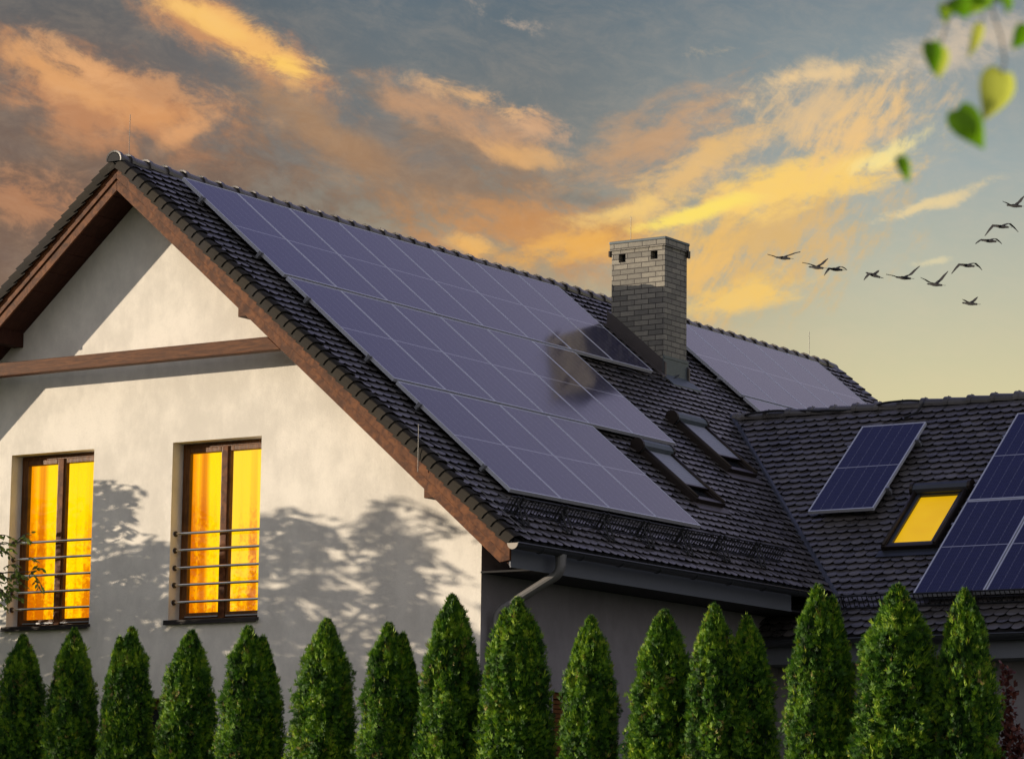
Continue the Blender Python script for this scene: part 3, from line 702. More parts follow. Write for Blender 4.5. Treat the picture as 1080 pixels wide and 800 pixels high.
for (sa,x0,x1) in ((1.15,4.50,5.55),(2.25,4.50,5.55),(1.15,6.70,8.7),(2.25,6.70,8.7),(3.1,6.70,8.7),(4.25,6.70,8.7)):
    m=MB(); vs=[PW(a,x,n) for n in (.05,.112) for x in (x0,x1) for a in (sa-.02,sa+.02)]
    m.add(vs,[(0,2,3,1),(4,5,7,6),(0,1,5,4),(2,6,7,3),(0,4,6,2),(1,3,7,5)])
    for xx in (x0+.2,x1-.2):
        vs=[PW(a,x,n) for n in (-.01,.11) for x in (xx,xx+.035) for a in (sa+.021,sa+.027)]; m.add(vs,[(0,2,3,1),(4,5,7,6),(0,1,5,4),(2,6,7,3),(0,4,6,2),(1,3,7,5)])
    vs=[PW(a,x,n) for n in (.112,.154) for x in (x1-.058,x1-.012) for a in (sa-.02,sa+.02)]; m.add(vs,[(0,2,3,1),(4,5,7,6),(0,1,5,4),(2,6,7,3),(0,4,6,2),(1,3,7,5)]) if x1<6 else None
    m.build('mounting_rail',M['rail'],house)

# ------------------------------------------------------------------ thujas
def fastquads(name,data,mat,parent):
    v,c=data; n=len(v); me=bpy.data.meshes.new(name); me.vertices.add(n); me.vertices.foreach_set('co',v.astype(np.float32).ravel())
    me.loops.add(n); me.loops.foreach_set('vertex_index',np.arange(n,dtype=np.int32)); me.polygons.add(n//4); me.polygons.foreach_set('loop_start',np.arange(0,n,4,dtype=np.int32))
    me.update(calc_edges=True); me.validate(); at=me.attributes.new('tv','FLOAT','POINT'); at.data.foreach_set('value',np.clip(c,0,1).astype(np.float32)); me.materials.append(mat)
    o=bpy.data.objects.new(name,me); link(o); o.parent=parent; return o
def thuja_meshes(seed, H, leaders, Rm=.262):
    """crown mesh of flat upright sprays on several leaders, local origin at the foot"""
    r=np.random.default_rng(seed)
    def prof(t): t=np.maximum(t,0); return Rm*(1-np.exp(-(t+.012)/.36))*(1+.16*np.minimum(t/2,1))
    VV=[];CC=[]
    def nz(x,y,z): return np.array([mnoise.noise(Vector(q)) for q in zip(x,y,z)])
    def sprays(p,up,L,c,k=5):
        n=len(p); rot=r.uniform(0,2*math.pi,n); h=np.stack([np.cos(rot),np.sin(rot),np.zeros(n)],1)
        pl=h-up*(h*up).sum(1,keepdims=True); pl/=np.linalg.norm(pl,axis=1,keepdims=True)
        for i in range(k):
            a=((i-(k-1)/2)*.40+r.uniform(-.14,.14,n))[:,None]; l=(L*r.uniform(.6,1.1,n)*(1-.10*abs(i-(k-1)/2)))[:,None]
            d=up*np.cos(a)+pl*np.sin(a); w=(pl*np.cos(a)-up*np.sin(a))*L[:,None]*.060
            VV.append(np.stack([p,p+d*l*.6-w,p+d*l,p+d*l*.6+w],1)); CC.append(np.repeat((c+r.normal(0,.04,n))[:,None],4,1))
    for (lx,ly,dt,rs,share) in leaders:
        top=H-dt; N=int(23000*share); n1=int(N*.93)
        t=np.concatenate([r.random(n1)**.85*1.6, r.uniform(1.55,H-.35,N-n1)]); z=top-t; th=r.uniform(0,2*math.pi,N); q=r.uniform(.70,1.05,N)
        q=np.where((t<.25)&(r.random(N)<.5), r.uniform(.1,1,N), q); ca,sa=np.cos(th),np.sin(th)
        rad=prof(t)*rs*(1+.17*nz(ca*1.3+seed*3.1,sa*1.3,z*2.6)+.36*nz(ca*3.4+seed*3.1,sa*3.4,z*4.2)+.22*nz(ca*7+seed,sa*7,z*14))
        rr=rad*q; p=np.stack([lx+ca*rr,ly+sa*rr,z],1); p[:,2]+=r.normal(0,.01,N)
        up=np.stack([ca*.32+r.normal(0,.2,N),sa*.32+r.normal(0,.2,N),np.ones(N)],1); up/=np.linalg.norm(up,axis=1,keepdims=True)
        L=np.where(t<1.6,r.uniform(.030,.062,N),r.uniform(.12,.18,N)); dep=(q-.70)/.35  # sprays darken with crown depth: inner shade put into the leaf colour
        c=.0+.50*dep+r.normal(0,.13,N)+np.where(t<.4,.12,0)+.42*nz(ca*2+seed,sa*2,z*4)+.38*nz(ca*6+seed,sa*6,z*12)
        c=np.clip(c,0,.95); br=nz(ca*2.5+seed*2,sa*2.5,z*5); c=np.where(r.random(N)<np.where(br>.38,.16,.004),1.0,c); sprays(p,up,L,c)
        n=90; hz_=r.uniform(-.10,.07,n); w_=.014+.10*np.maximum(0,-hz_); p=np.stack([lx+r.normal(0,1,n)*w_,ly+r.normal(0,1,n)*w_,top-.09+hz_],1); up=np.stack([r.normal(0,.16,n),r.normal(0,.16,n),np.ones(n)],1); up/=np.linalg.norm(up,axis=1,keepdims=True)
        sprays(p,up,r.uniform(.035,.075,n),r.uniform(.6,.96,n))
        # a few longer shoots break the outline
        n=150; t=r.random(n)**.7*1.5; th=r.uniform(0,2*math.pi,n); rr=prof(t)*rs*1.02; ca,sa=np.cos(th),np.sin(th); p=np.stack([lx+ca*rr,ly+sa*rr,top-t],1); up=np.stack([ca*.35,sa*.35,np.ones(n)],1); up/=np.linalg.norm(up,axis=1,keepdims=True); sprays(p,up,r.uniform(.05,.10,n),r.uniform(.5,.95,n),3)
    cb=(np.concatenate(VV).reshape(-1,3),np.concatenate(CC).reshape(-1))
    core=MB(); n=14
    for (lx,ly,dt,rs,share) in leaders:
        zs=[H-dt-.16,H-dt-.35,H-dt-.7,H-dt-1.3,H-dt-2.2,.4]; b=len(core.v)
        for z in zs:
            rr=float(prof(H-dt-z))*rs*.60
            for k in range(n): a=2*math.pi*k/n; core.v.append((lx+math.cos(a)*rr,ly+math.sin(a)*rr,z))
        for i in range(len(zs)-1):
            for k in range(n): core.f.append((b+i*n+k,b+i*n+(k+1)%n,b+(i+1)*n+(k+1)%n,b+(i+1)*n+k)); core.mi.append(0)
        core.f.append(tuple(b+k for k in range(n))); core.mi.append(0)
    tr=MB(); tr.tube([(0,0,0),(0,0,.5),(0,0,H*.6)],[.05,.04,.02],8)
    return cb,core,tr
SING=[(0,0,0,1,1)]
variants=[
 ([(0,0,0,1,1)],),
 ([(-.03,0,0,.92,.7),(.10,.03,.10,.72,.5)],),
 ([(0,0,0,.8,.6),(-.09,.02,.10,.75,.4),(.10,-.02,.16,.7,.35)],),
 ([(-.14,0,0,.86,.6),(.15,.02,.10,.84,.6)],),
 ([(0,0,0,1.,.8),(.05,-.03,.06,.8,.4)],),
]
VM=[]
for i,(ld,) in enumerate(variants):
    cb,core,tr=thuja_meshes(11+i,4.2,ld); VM.append((cb,core,tr,[None]))
TH=[(27,.97,4.21,0,.92,'rounded green thuja at the far left end of the row, below the left lit window'),
(80,1.65,4.25,0,.95,'green thuja second from the left, its tip touching the left lit window sill'),
(140,2.41,4.24,1,.90,'green thuja third from the left, in front of the brown ground floor window'),
(200,3.16,4.19,4,1.0,'green thuja fourth from the left, just left of the right lit window sill'),
(272,4.03,4.20,1,1.07,'green thuja fifth from the left, under the right end of the right lit window'),
(342,4.85,4.25,4,1.06,'broad green thuja sixth from the left, in front of bare cream wall'),
(415,5.69,4.18,1,1.03,'green thuja seventh from the left, with two small tips before the cream wall'),
(474,6.34,4.42,0,1.02,'tall pointed green thuja just left of the house corner'),
(548,7.15,4.37,2,1.16,'wide green thuja with several tips below the sunlit downpipe bend'),
(621,7.93,4.16,0,.90,'slim green thuja in front of the shaded side wall window'),
(704,8.78,4.19,4,1.06,'green thuja with blunt top before the bare shaded side wall'),
(780,9.53,4.22,3,1.03,'double tipped wide green thuja below the main roof eave'),
(862,10.34,4.36,1,1.0,'yellowish green thuja in front of the corner where both eaves meet'),
(948,11.15,4.34,4,1.28,'largest green thuja, left one of the touching pair below the wing panels'),
(1010,11.72,4.29,0,.95,'dark green thuja, right one of the touching pair at the right end of the row')]
for i,(px,x,h,v,ws,lab) in enumerate(TH):
    cb,core,tr,cache=VM[v]; loc=(x,-3.2+random.uniform(-.05,.05)+(.12 if i==14 else 0),0)
    if cache[0] is None:
        root=thing('thuja',lab,'tree',loc,'thuja row in front of the house')
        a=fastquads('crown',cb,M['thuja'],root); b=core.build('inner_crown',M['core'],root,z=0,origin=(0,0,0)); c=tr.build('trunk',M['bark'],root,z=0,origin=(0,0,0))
        cache[0]=root
    else:
        root=copy_tree(cache[0]); root.location=loc; root['label']=lab
    root.rotation_euler=(0,0,0 if v==3 or v==2 else random.uniform(0,6.28)); root.scale=(ws,ws,h/4.2)
    if v in (2,3): root.rotation_euler=(0,0,R(33)+random.uniform(-.2,.2))
    if v==1: root.rotation_euler=(0,0,R(33)+(0 if i in (4,6,12) else 3.0))

for o in [o for o in bpy.data.objects if o.get('category')=='tree' and o.name.startswith('thuja')]:
    o.rotation_euler.x=R(random.uniform(-.9,.9)); o.rotation_euler.y=R(random.uniform(-.9,.9))
# red shrubs
def shrub(seed,H,Rm,n,mat,leafL):
    r=np.random.default_rng(seed); mb=MB(); st=MB(); ns=9
    for s in range(ns):
        a=r.uniform(0,6.28); b=r.uniform(.05,.9)*Rm; hh=H*(1-.35*(b/Rm)**1.5)*r.uniform(.86,1.0) if s else H
        if s==0: b=0
        tip=Vector((math.cos(a)*b,math.sin(a)*b,hh)); base=Vector((math.cos(a)*b*.25,math.sin(a)*b*.25,0)); st.tube([base,base.lerp(tip,.5)+Vector((math.cos(a),math.sin(a),0))*.05,tip],[.014,.009,.003],5)
        for k in range(n//ns):
            q=r.random()**.6; p=base.lerp(tip,q); sp=.16*(1-q)+.03
            p=p+Vector((r.normal(0,sp),r.normal(0,sp),r.normal(0,.04))); d=Vector((r.normal(),r.normal(),r.normal()+.6)).normalized(); w=d.cross(Vector((r.normal(),r.normal(),r.normal()))).normalized()
            L=leafL*r.uniform(.7,1.3); mb.add([p,p+d*L*.5-w*L*.35,p+d*L,p+d*L*.5+w*L*.35],[(0,1,2,3)],0,float(min(1,max(0,r.normal(.35+.35*q,.2)))))
    return mb,st
for (x,y,h,rm,n,sd,lab) in ((10.38,-2.5,3.46,.36,4200,5,'dark red leaved shrub in the gap between two thujas under the wing eave'),(11.95,-2.7,3.62,.75,9000,6,'dark red leaved shrub at the bottom right picture edge')):
    mb,st=shrub(sd,h,rm,n,None,.05); root=thing('red_shrub',lab,'shrub',(x,y,0),'red leaved shrubs'); mb.build('foliage',M['redleaf'],root,z=0,origin=(0,0,0),fixn=False); st.build('stem',M['bark'],root,z=0,origin=(0,0,0))

# ------------------------------------------------------------------ broadleaf trees left of the picture
def maple(seed, loc, H, cz, rx, rz, ntw, lab, extra=None, leafL=.10, name='maple_tree', shape=False):
    r=np.random.default_rng(seed); root=thing(name,lab,'tree',loc)
    tk=MB(); tk.tube([(0,0,0),(.03,.02,H*.2),(-.04,0,H*.38),(.05,.03,H*.56)],[.12,.09,.06,.025],10)
    lf=MB(); br=MB()
    def leaf(p,d,L,c):
        w=d.cross(Vector((r.normal(),r.normal(),r.normal()))).normalized()
        lf.add([p,p+d*L*.30-w*L*.20,p+d*L*.62-w*L*.18,p+d*L,p+d*L*.62+w*L*.18,p+d*L*.30+w*L*.20],[(0,1,2,3,4,5)],0,c)
    def twig(p,d,L,n):
        q=p; pts=[p]
        for k in range(4): d=(d+Vector((0,0,-.22))).normalized(); q=q+d*L/4; pts.append(q)
        br.tube(pts,[.006,.005,.004,.003,.002],4,cap=False)
        for k in range(n):
            s=k/(n-1)*3.98; i=int(s); pp=pts[i].lerp(pts[i+1],s-i); sd=d.cross(Vector((0,0,1))).normalized()*(1 if k%2 else -1)
            dd=(d*.6+sd*r.uniform(.5,1)+Vector((r.normal(0,.2),r.normal(0,.2),r.uniform(-.5,.1)))).normalized(); leaf(pp,dd,(leafL if n>8 else .075)*r.uniform(.7,1.2),float(r.random()))
    limbs=[]
    for k in range(16):
        a=k*2.4+r.uniform(-.3,.3); z0=H*r.uniform(.3,.62); el=r.uniform(.2,1.2); L=rx*r.uniform(.7,1.)
        st=Vector((0,0,z0)); en=Vector((math.cos(a)*L*math.cos(el*.6),math.sin(a)*L*math.cos(el*.6),min(z0+L*math.sin(el),cz+rz*.9))); limbs.append((st,en)); br.tube([st,st.lerp(en,.5)+Vector((0,0,.12)),en],[.045,.028,.010],6)
    for k in range(ntw):
        # points in uneven crown volume, clumped
        st,en=limbs[r.integers(len(limbs))]; q=r.uniform(.25,1.05); c=st.lerp(en,q)+Vector((r.normal(0,.5),r.normal(0,.5),r.normal(0,.55)))
        if shape and k%5:
            a_=r.uniform(0,6.283); rr_=rx*math.sqrt(r.random()); c=Vector((math.cos(a_)*rr_,math.sin(a_)*rr_,cz+rz*r.uniform(-1,1)))
        dv=c-Vector((0,0,cz)); e=((abs(dv.x)/rx)**2+(abs(dv.y)/rx)**2+(abs(dv.z)/rz)**4)**.5
        if e>1: c=Vector((0,0,cz))+dv/e*r.uniform(.8,1)
        if shape:  # twigs dropped so the crown's shadow keeps a set outline on the wall
            wx=c.x+loc[0]; wy=c.y+loc[1]; tt=(-.3-wy)/.5; hx=wx+tt; hz=c.z-GZ-.11*tt
            lim=float(np.interp(hx,[-2.2,-1.0,-.5,.2,.5,1.7,2.0,2.3,2.7,3.1,3.5,3.9,4.2,4.5,9],[-5.0,-4.6,-3.35,-3.6,-4.3,-4.2,-3.75,-3.8,-4.25,-4.3,-3.85,-3.8,-4.3,-5.3,-5.5]))
            if hz>lim-.10: continue
            if mnoise.noise(Vector((hx*2.3+hz*.5,hz*1.0,3.3)))+.5*mnoise.noise(Vector((hx*5,hz*3,1.3)))<-.10-.25*max(0,(lim-hz-.8)): continue
        d=Vector((dv.x+r.normal(0,.6),dv.y+r.normal(0,.6),r.uniform(-.2,.6))).normalized(); twig(c,d,r.uniform(.3,.6),9)
    if extra:
        for (a,b,n) in extra:
            a,b=Vector(a),Vector(b); pts=[a.lerp(b,i/6)+Vector((0,0,.18*math.sin(math.pi*i/6))) for i in range(7)]; br.tube(pts,[.03,.026,.02,.016,.012,.008,.005],6)
            for k in range(n):
                q=r.uniform(.62,1.0)*6; i=min(5,int(q)); c=pts[i].lerp(pts[i+1],q-i)+Vector((r.normal(0,.05),r.normal(0,.05),r.normal(0,.07))); d=(b-a).normalized()+Vector((r.normal(0,.5),r.normal(0,.5),r.normal(0,.5))); twig(c,d.normalized(),r.uniform(.12,.25),7)
    tk.build('trunk',M['bark'],root,z=0,origin=(0,0,0)); br.build('branches',M['bark'],root,z=0,origin=(0,0,0),fixn=False); lf.build('crown',M['maple'],root,z=0,origin=(0,0,0),fixn=False)
    return root
LX,LY=-3.7,-3.3
maple(21,(LX,LY,0),6.9,5.15,2.4,2.1,5200,'leafy green maple at the left picture edge whose branch hangs before the left lit window',
      extra=[((.5,.1,4.6),(.0-LX,-2.25-LY,5.34),40),((.5,.2,4.4),(.20-LX,-2.2-LY,5.02),44),((.4,.1,4.2),(-.10-LX,-2.3-LY,4.78),30)],leafL=.12,shape=True)
maple(22,(-9.3,-6.6,0),6.0,3.5,3.2,2.5,1500,'second leafy maple standing further left of the house, outside the picture',leafL=.14)

# hanging linden twigs close to the camera -------------------------------------------------
CAM=Vector((24.4198,-29.6370,-8.1309)); cr_=Vector((.83648,.54784,.01277)); cu=Vector((.07214,-.13319,.98846)); cf=Vector((-.54322,.82591,.15093)); FP=3513.8
def at(px,py,d): return CAM+(cf+cr_*((px-540)/FP)-cu*((py-400)/FP))*d
root=thing('linden_branch','hanging branch tip with bright green heart shaped leaves at the top right corner','branch',(23.2,-26.9,2.85))
tw=MB(); lv=MB()
def hleaf(base, tip, wv, w, c, curl=.15):
    base,tip=Vector(base),Vector(tip); ax=tip-base; L=ax.length; wv=Vector(wv); wv=(wv-ax*(wv.dot(ax)/L/L)).normalized(); nn=ax.cross(wv).normalized()
    prof=[(0,.0),(-.06,.5),(.06,.86),(.22,1.0),(.42,.92),(.62,.66),(.80,.36),(.92,.14),(1,0)]
    mid=[base+ax*max(0,t)+nn*(curl*L*math.sin(math.pi*max(0,t))) for t,_ in prof]
    vs=mid[:]; n=len(prof)
    for sgn in (1,-1): vs+= [base+ax*t+wv*(sgn*w*.5*h)+nn*(curl*L*math.sin(math.pi*max(0,t)))-nn*(.18*w*h) for t,h in prof]
    fs=[(i,i+1,n+i+1,n+i) for i in range(n-1)]+[(i,2*n+i,2*n+i+1,i+1) for i in range(n-1)]
    lv.add(vs,fs,0,c)
# (base px, tip px, width in px, tone, depth, side tilt)
for (b,t_,w,c,d,k) in [((1058,76),(1037,128),42,.95,3.0,.4),((1010,115),(1038,158),37,.30,2.96,.3),
    ((983,44),(985,80),22,.18,2.95,.3),((991,50),(990,84),24,.88,3.05,.6),((998,4),(997,26),17,.6,3.0,.4),((1010,-2),(1020,20),26,.15,2.9,.6),((1038,-10),(1022,16),34,.6,3.05,.5),((1030,-8),(1046,8),24,.35,3.02,.5),
    ((1034,26),(1020,62),14,.97,3.1,.4),((1064,-2),(1062,15),11,.25,3.0,.4),((1086,30),(1066,52),30,.10,3.0,.7),((1052,-12),(1066,4),22,.3,2.98,.5),((950,165),(958,194),15,.28,2.97,.4)]:
    B_=at(b[0],b[1],d); T_=at(t_[0],t_[1],d+.01*k); hleaf(B_,T_,cr_*1+cu*.3+cf*.4*k,w/FP*d,c)
def tws(pts,r=.0006,d=3.0): tw.tube([at(x,y,d) for x,y in pts],r,6)
tws([(1075,-60),(1050,-30),(1020,-8),(1000,2),(996,8)],.0013); tws([(1020,-8),(1000,20),(996,34),(990,52),(984,48)],.0008); tws([(1050,-30),(1046,10),(1056,40),(1060,66),(1056,76)],.0009)
tws([(1056,76),(1044,100),(1036,120)],.0004); tws([(1050,-30),(1040,0),(1034,28)],.0004); tws([(1075,-60),(1090,0),(1086,36)],.0006); tws([(1050,-30),(1064,-4)],.0004)
tws([(1000,2),(965,60),(952,110),(950,168)],.00022)
P0=at(1075,-60,3.0); tw.tube([P0,P0+Vector((.15,.10,.22)),P0+Vector((.5,.5,.55)),P0+Vector((1.6,1.2,1.0))],[.0012,.003,.007,.018],8)
tw.build('twig',M['twig'],root,smooth=True); lv.build('leaves',M['bright_leaf'],root,smooth=True,fixn=False)

# ------------------------------------------------------------------ birds
def bird(px,py,span,lw,rw,bank,lab,d=120,face=-1):
    """lw,rw: ((mid dx,dy),(tip dx,dy)) of the wings in metres, across and up"""
    c=at(px,py,d); mb=MB(); X=cr_; U=cu; Fw=cf
    fwd=(X*face*.75+Fw*.65).normalized()
    # body: tapered spindle with neck, head, tail
    ax=(fwd+U*bank).normalized(); pts=[c-ax*.30,c-ax*.22,c-ax*.08,c+ax*.06,c+ax*.16,c+ax*.24,c+ax*.29,c+ax*.35]; mb.tube(pts,[.035,.04,.062,.062,.04,.028,.034,.006],8)
    side=ax.cross(U).normalized()
    mb.prism([c-ax*.25-side*.03,c-ax*.42-side*.07,c-ax*.42+side*.07,c-ax*.25+side*.03],U*.012)
    for w in (lw,rw):
        (mx,my),(tx,ty)=w; sg=1 if tx>0 else -1
        rt=c+X*sg*.05+U*.03; md=c+X*mx*span*1.12+U*my*span*1.12; tp=c+X*tx*span*1.12+U*ty*span*1.12
        n=6; vs=[];cv=[(0,rt,.17),(.0,rt.lerp(md,.5)+U*.01,.17),(.0,md,.15),(.0,md.lerp(tp,.5)+U*.012*span,.11),(.0,tp,.02)]
        for (_,p,ch_) in cv: vs+=[p+fwd*ch_*.5+U*.012,p-fwd*ch_*.5,p-U*.018]
        fs=[]
        for i in range(len(cv)-1):
            a=i*3; fs+=[(a,a+1,a+4,a+3),(a+1,a+2,a+5,a+4),(a+2,a,a+3,a+5)]
        mb.add(vs,fs)
    o0=c+Vector((0,0,GZ)); o=mb.build('bird',M['bird'],None,origin=o0); tag(o,lab,'bird','birds flying over the roof')
B_=[(826,272,1.0,((-.22,.02),(-.50,.12)),((.24,.10),(.55,.20)),.1,'lowest left bird, wings spread nearly level, nearest the chimney'),
(861,282,.9,((-.18,.10),(-.5,.18)),((.2,.12),(.42,.32)),.1,'second bird from the left, with thin faded left wing'),
(881,284,.9,((-.20,.05),(-.40,-.22)),((.2,.10),(.42,-.02)),.1,'third bird from the left, wings drooping in an arch'),
(921,290,.75,((-.2,.02),(-.40,-.22)),((.16,.12),(.25,.20)),.3,'small bird fourth from the left with wings folded downward'),
(953,293,1.0,((-.24,.04),(-.56,.12)),((.22,.10),(.52,.38)),.1,'fifth bird from the left, right wing raised high over the wing roof'),
(986,300,.95,((-.2,.08),(-.48,.24)),((.2,.16),(.45,.45)),.1,'sixth bird from the left, wings in a clear V'),
(1020,280,1.0,((-.22,.06),(-.50,-.26)),((.24,.08),(.48,-.14)),.1,'bird with widely arched drooping wings above the lowest small bird'),
(1023,320,.7,((-.18,.1),(-.35,.2)),((.18,.12),(.36,.30)),.1,'lowest and smallest bird on the right side'),
(1043,254,.9,((-.22,.06),(-.48,-.10)),((.22,.08),(.46,-.10)),.1,'lower of the two close birds near the right edge'),
(1056,239,1.05,((-.22,.06),(-.50,-.28)),((.24,.10),(.52,-.16)),.1,'upper of the two close birds, with broad arched wings'),
(1070,217,.9,((-.18,.04),(-.42,.16)),((.18,.14),(.36,.36)),.1,'highest bird, at the right picture edge')]
for b in B_: bird(*b)

# ------------------------------------------------------------------ sky
W=bpy.data.worlds.new('World'); sc.world=W; W.use_nodes=True; t=NT(tree=W.node_tree)
bg=t.n['Background']; tc=t.new('ShaderNodeTexCoord').outputs['Generated']; sp=t.new('ShaderNodeSeparateXYZ'); t.con(tc,sp.inputs[0])
az=t.math('ARCTAN2',sp.outputs[0],sp.outputs[1]); el=t.math('ARCSINE',sp.outputs[2])
# sky coordinates in units of 1000 px-like steps: x grows to the right, y grows downward from 15 degrees
SX=t.math('ADD',t.math('MULTIPLY',az,3.512),2.583); SY=t.math('SUBTRACT',.936,t.math('MULTIPLY',el,3.53))
cmb=t.new('ShaderNodeCombineXYZ'); t.con(SX,cmb.inputs[0]); t.con(SY,cmb.inputs[1]); P_=cmb.outputs[0]
# domain warp
wn=t.new('ShaderNodeTexNoise'); wn.inputs['Scale'].default_value=3.2; wn.inputs['Detail'].default_value=5; t.con(P_,wn.inputs['Vector'])
vm=t.new('ShaderNodeVectorMath',operation='SUBTRACT'); t.con(wn.outputs[1],vm.inputs[0]); vm.inputs[1].default_value=(.5,.5,.5)
vs=t.new('ShaderNodeVectorMath',operation='SCALE'); t.con(vm.outputs[0],vs.inputs[0]); vs.inputs['Scale'].default_value=.10
va=t.new('ShaderNodeVectorMath',operation='ADD'); t.con(P_,va.inputs[0]); t.con(vs.outputs[0],va.inputs[1]); PWp=va.outputs[0]
def ramp(x, stops):
    cr=t.new('ShaderNodeValToRGB'); t.con(x,cr.inputs[0]); e=cr.color_ramp.elements
    e[0].position=stops[0][0]; e[0].color=lin(*stops[0][1]); e[1].position=stops[-1][0]; e[1].color=lin(*stops[-1][1])
    for p,c in stops[1:-1]: x_=e.new(p); x_.color=lin(*c)
    return cr.outputs[0]
def rng_(x,a,b):
    n=t.n.new('ShaderNodeMapRange'); t.setin(n.inputs[0],x); n.inputs[1].default_value=a; n.inputs[2].default_value=b; return n.outputs[0]
yy=rng_(SY,0,.5)
cR=ramp(yy,[(0,(122,135,142)),(.35,(158,168,166)),(.6,(188,188,166)),(.85,(214,204,160)),(1,(224,210,158))])
cM=ramp(yy,[(0,(94,108,118)),(.35,(122,122,118)),(.7,(176,160,128)),(1,(205,190,150))])
cL=ramp(yy,[(0,(92,94,96)),(.3,(116,98,88)),(.7,(122,98,84)),(1,(110,90,80))])
base=t.mix(t.smooth(SX,.05,.45),cL,cM); base=t.mix(t.smooth(SX,.5,.98),base,cR)
def blob(cx,cy,rx,ry,ang,src=None):
    m=t.mapping(src or PWp,(cx/1000,cy/1000,0),(0,0,R(ang)),(rx/1000,ry/1000,1),'TEXTURE')
    ln=t.new('ShaderNodeVectorMath',operation='LENGTH'); mm=t.new('ShaderNodeVectorMath',operation='MULTIPLY'); t.con(m,mm.inputs[0]); mm.inputs[1].default_value=(1,1,0); t.con(mm.outputs[0],ln.inputs[0])
    return t.math('SUBTRACT',1,ln.outputs['Value'])
def streak(ang,sx,sy,scale,det=7,rough=.62,dist=.4,off=0):
    m=t.mapping(P_,(off,0,0),(0,0,R(-ang)),(1,1,1)); m=t.mapping(m,(0,0,0),(0,0,0),(sx,sy,1)); return t.noise(m,scale,det,rough,dist)
def cloud(col, mask, nz, amp, lo, hi, op, src):
    soft=t.smooth(t.math('ADD',mask,t.math('MULTIPLY',t.math('SUBTRACT',nz,.5),amp)),lo,hi)
    crisp=t.smooth(t.math('ADD',t.math('MULTIPLY',mask,.22),nz),.47,.66)
    a=t.math('MULTIPLY',soft,t.math('ADD',t.math('MULTIPLY',crisp,.80),.20))
    return t.mix(t.math('MULTIPLY',a,op),src,col)
nF=streak(10,1,1.9,17,9,.72,off=5)
fine=streak(16,1,1.5,30,8,.75,off=9,dist=.2)
def fmix(n,k=.35): return t.math('ADD',t.math('MULTIPLY',n,1-k),t.math('MULTIPLY',fine,k))
nA=fmix(streak(20,1,2.0,12.0,10,.62,dist=.35),.25); nB=fmix(streak(-15,1,2.6,13.0,10,.64,off=3.3,dist=.25),.3); nC=fmix(streak(24,1,1.6,13,10,.64,off=7.1,dist=.35),.3); nD=fmix(streak(-56,1,2.4,20.0,10,.62,off=1.7,dist=.3),.3)
c=base
# brown veil over left and centre
c=cloud(lin(118,92,76),blob(180,280,380,190,10),nA,1.4,-.1,.6,.75,c)
c=cloud(lin(146,116,92),blob(440,170,300,90,14),nA,1.8,0,.8,.75,c)
c=cloud(lin(104,112,116),blob(330,110,240,34,24),nB,1.4,.1,.8,.6,c)
c=cloud(lin(196,150,112),blob(480,120,150,55,12),nC,2.6,.2,1.1,.85,c)
c=cloud(lin(214,166,124),blob(560,120,60,26,30),nF,2.6,.2,1.1,.8,c)
c=cloud(lin(192,134,92),blob(90,120,190,70,16),nA,1.5,.0,.7,.92,c)
c=cloud(lin(204,146,98),blob(110,110,150,50,14),nF,2.0,.0,.8,.8,c)
c=cloud(lin(224,162,104),blob(40,95,110,34,18),nC,1.8,.1,.9,.9,c)
c=cloud(lin(222,156,98),blob(150,140,85,28,14),nC,2.0,.1,1.0,.7,c)
c=cloud(lin(190,130,88),blob(20,225,120,46,4),nF,1.8,.0,.9,.7,c)
c=cloud(lin(206,146,98),blob(225,48,165,46,28),nC,1.5,.0,.7,.88,c)
c=cloud(lin(246,186,104),blob(235,48,130,34,28),nF,1.6,.0,.8,.95,c)
c=cloud(lin(250,196,108),blob(200,30,90,18,28),nC,1.4,.0,.8,.9,c)
c=cloud(lin(255,204,100),blob(282,78,46,17,20),nF,1.0,.1,.9,.9,c)
c=cloud(lin(168,128,92),blob(330,150,170,40,28),nC,1.8,.0,1.0,.7,c)
c=cloud(lin(226,196,166),blob(540,12,62,20,20),nF,3.0,.4,1.5,.7,c)
# low orange in the centre
c=cloud(lin(200,142,86),blob(560,250,210,70,6),nA,1.8,.0,.9,.9,c)
c=cloud(lin(240,178,84),blob(610,262,140,34,-4),nB,1.8,.1,.9,.85,c)
c=cloud(lin(244,184,96),blob(490,258,42,20,20),nF,1.4,.1,.9,.8,c)
c=cloud(lin(120,116,110),blob(600,212,90,14,8),nB,1.6,.1,.9,.6,c)
c=cloud(lin(206,158,110),blob(690,150,190,52,-20),nB,2.0,.1,1.0,.75,c)
# golden fan
c=cloud(lin(222,180,112),blob(800,255,210,95,-18),nD,2.2,.0,.9,.9,c)
c=cloud(lin(228,192,140),blob(880,130,180,66,-10),nD,2.6,.1,1.1,.85,c)
c=cloud(lin(224,200,170),blob(1010,60,140,46,-6),nC,2.4,.1,1.1,.7,c)
c=cloud(lin(226,196,150),blob(750,62,80,16,-4),nF,3.0,.4,1.5,.6,c)
c=cloud(lin(150,156,156),blob(760,196,150,20,-16),nB,1.8,.2,1.0,.55,c)
c=cloud(lin(252,208,112),blob(835,205,220,38,-16),nB,1.6,.0,.8,.95,c)
c=cloud(lin(255,226,104),blob(725,232,110,13,-10),nF,1.0,.1,.8,.95,c)
c=cloud(lin(255,232,150),blob(940,168,90,16,-22),nD,1.6,.1,.9,.8,c)
c=cloud(lin(250,204,106),blob(790,305,110,26,-16),nB,1.6,.1,.8,.8,c)
c=cloud(lin(240,212,152),blob(990,215,105,11,-17),nF,1.2,.1,.9,.8,c)
c=cloud(lin(232,216,168),blob(990,270,40,6,-8),nF,1.2,.1,.9,.6,c)
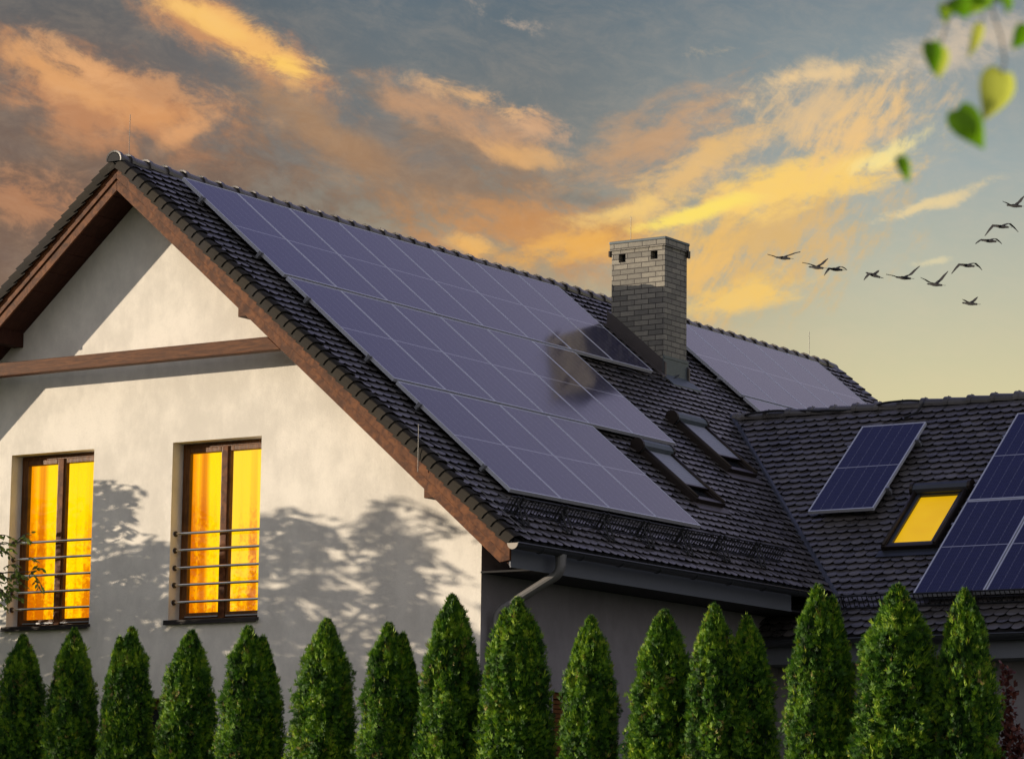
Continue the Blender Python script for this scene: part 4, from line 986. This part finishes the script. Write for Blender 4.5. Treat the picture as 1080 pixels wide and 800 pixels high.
c=cloud(lin(236,190,120),blob(720,190,150,36,-24),nB,1.8,.0,.9,.85,c)
c=cloud(lin(242,206,150),blob(860,95,150,24,-14),nC,2.2,.1,1.0,.8,c)
c=cloud(lin(240,196,130),blob(900,150,110,40,-40),nD,2.2,.1,1.0,.8,c)
c=cloud(lin(240,190,104),blob(740,285,90,50,-30),nD,2.0,.1,1.0,.8,c)
c=cloud(lin(248,206,120),blob(650,225,110,20,-10),nC,1.8,.1,1.0,.8,c)
c=cloud(lin(232,180,122),blob(500,100,90,20,8),nF,2.0,.1,1.0,.8,c)
c=cloud(lin(230,176,112),blob(560,160,90,18,14),nC,2.2,.1,1.0,.7,c)
c=cloud(lin(236,172,112),blob(60,75,90,22,24),nF,1.6,.1,1.0,.7,c)
c=cloud(lin(228,164,108),blob(180,160,60,18,-30),nC,1.8,.1,1.0,.7,c)
# fine overall mottling
c=t.mix(t.math('MULTIPLY',t.smooth(nF,.35,.75),.10),c,lin(235,205,170))
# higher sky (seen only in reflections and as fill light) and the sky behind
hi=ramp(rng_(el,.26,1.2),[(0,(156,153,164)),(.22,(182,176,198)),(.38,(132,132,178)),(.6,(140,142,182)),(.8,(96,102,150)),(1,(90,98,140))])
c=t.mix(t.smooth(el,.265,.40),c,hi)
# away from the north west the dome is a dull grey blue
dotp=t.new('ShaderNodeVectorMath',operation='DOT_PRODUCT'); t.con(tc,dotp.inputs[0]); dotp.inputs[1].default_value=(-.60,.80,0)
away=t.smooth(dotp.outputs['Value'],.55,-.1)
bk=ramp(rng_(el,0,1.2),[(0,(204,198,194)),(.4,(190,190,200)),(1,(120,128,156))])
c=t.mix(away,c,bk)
sky=t.new('ShaderNodeTexSky'); sky.sky_type='NISHITA'; sky.sun_disc=False; sky.sun_elevation=R(5.6); sky.sun_rotation=math.atan2(-1.0,-.5); sky.altitude=200; sky.air_density=1; sky.dust_density=2
ns=t.new('ShaderNodeVectorMath',operation='SCALE'); t.con(sky.outputs[0],ns.inputs[0]); ns.inputs['Scale'].default_value=.10
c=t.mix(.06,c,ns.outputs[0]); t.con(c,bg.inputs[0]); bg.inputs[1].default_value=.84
W.cycles.sampling_method='MANUAL'; W.cycles.sample_map_resolution=1024

# sun
S=bpy.data.lights.new('sun','SUN'); S.energy=5.0; S.angle=R(.45); S.color=(1,.85,.66); so=bpy.data.objects.new('sun',S); link(so)
so.rotation_euler=Vector((1.0,.5,-.11)).to_track_quat('-Z','Y').to_euler(); so.location=(-20,-10,20)

# camera
cd=bpy.data.cameras.new('camera'); cam=bpy.data.objects.new('camera',cd); link(cam); sc.camera=cam
mt=Matrix((cr_,cu,-cf)).transposed().to_4x4(); mt.translation=CAM+Vector((0,0,GZ)); cam.matrix_world=mt
cd.sensor_width=36; cd.lens=117.127; cd.clip_end=3000; cd.clip_start=.1
cd.dof.use_dof=True; cd.dof.focus_distance=38; cd.dof.aperture_fstop=12
sc.view_settings.view_transform='Standard'; sc.view_settings.look='None'; sc.view_settings.gamma=1; sc.view_settings.exposure=.32
sc.cycles.max_bounces=6; sc.cycles.transparent_max_bounces=12; sc.cycles.use_denoising=True
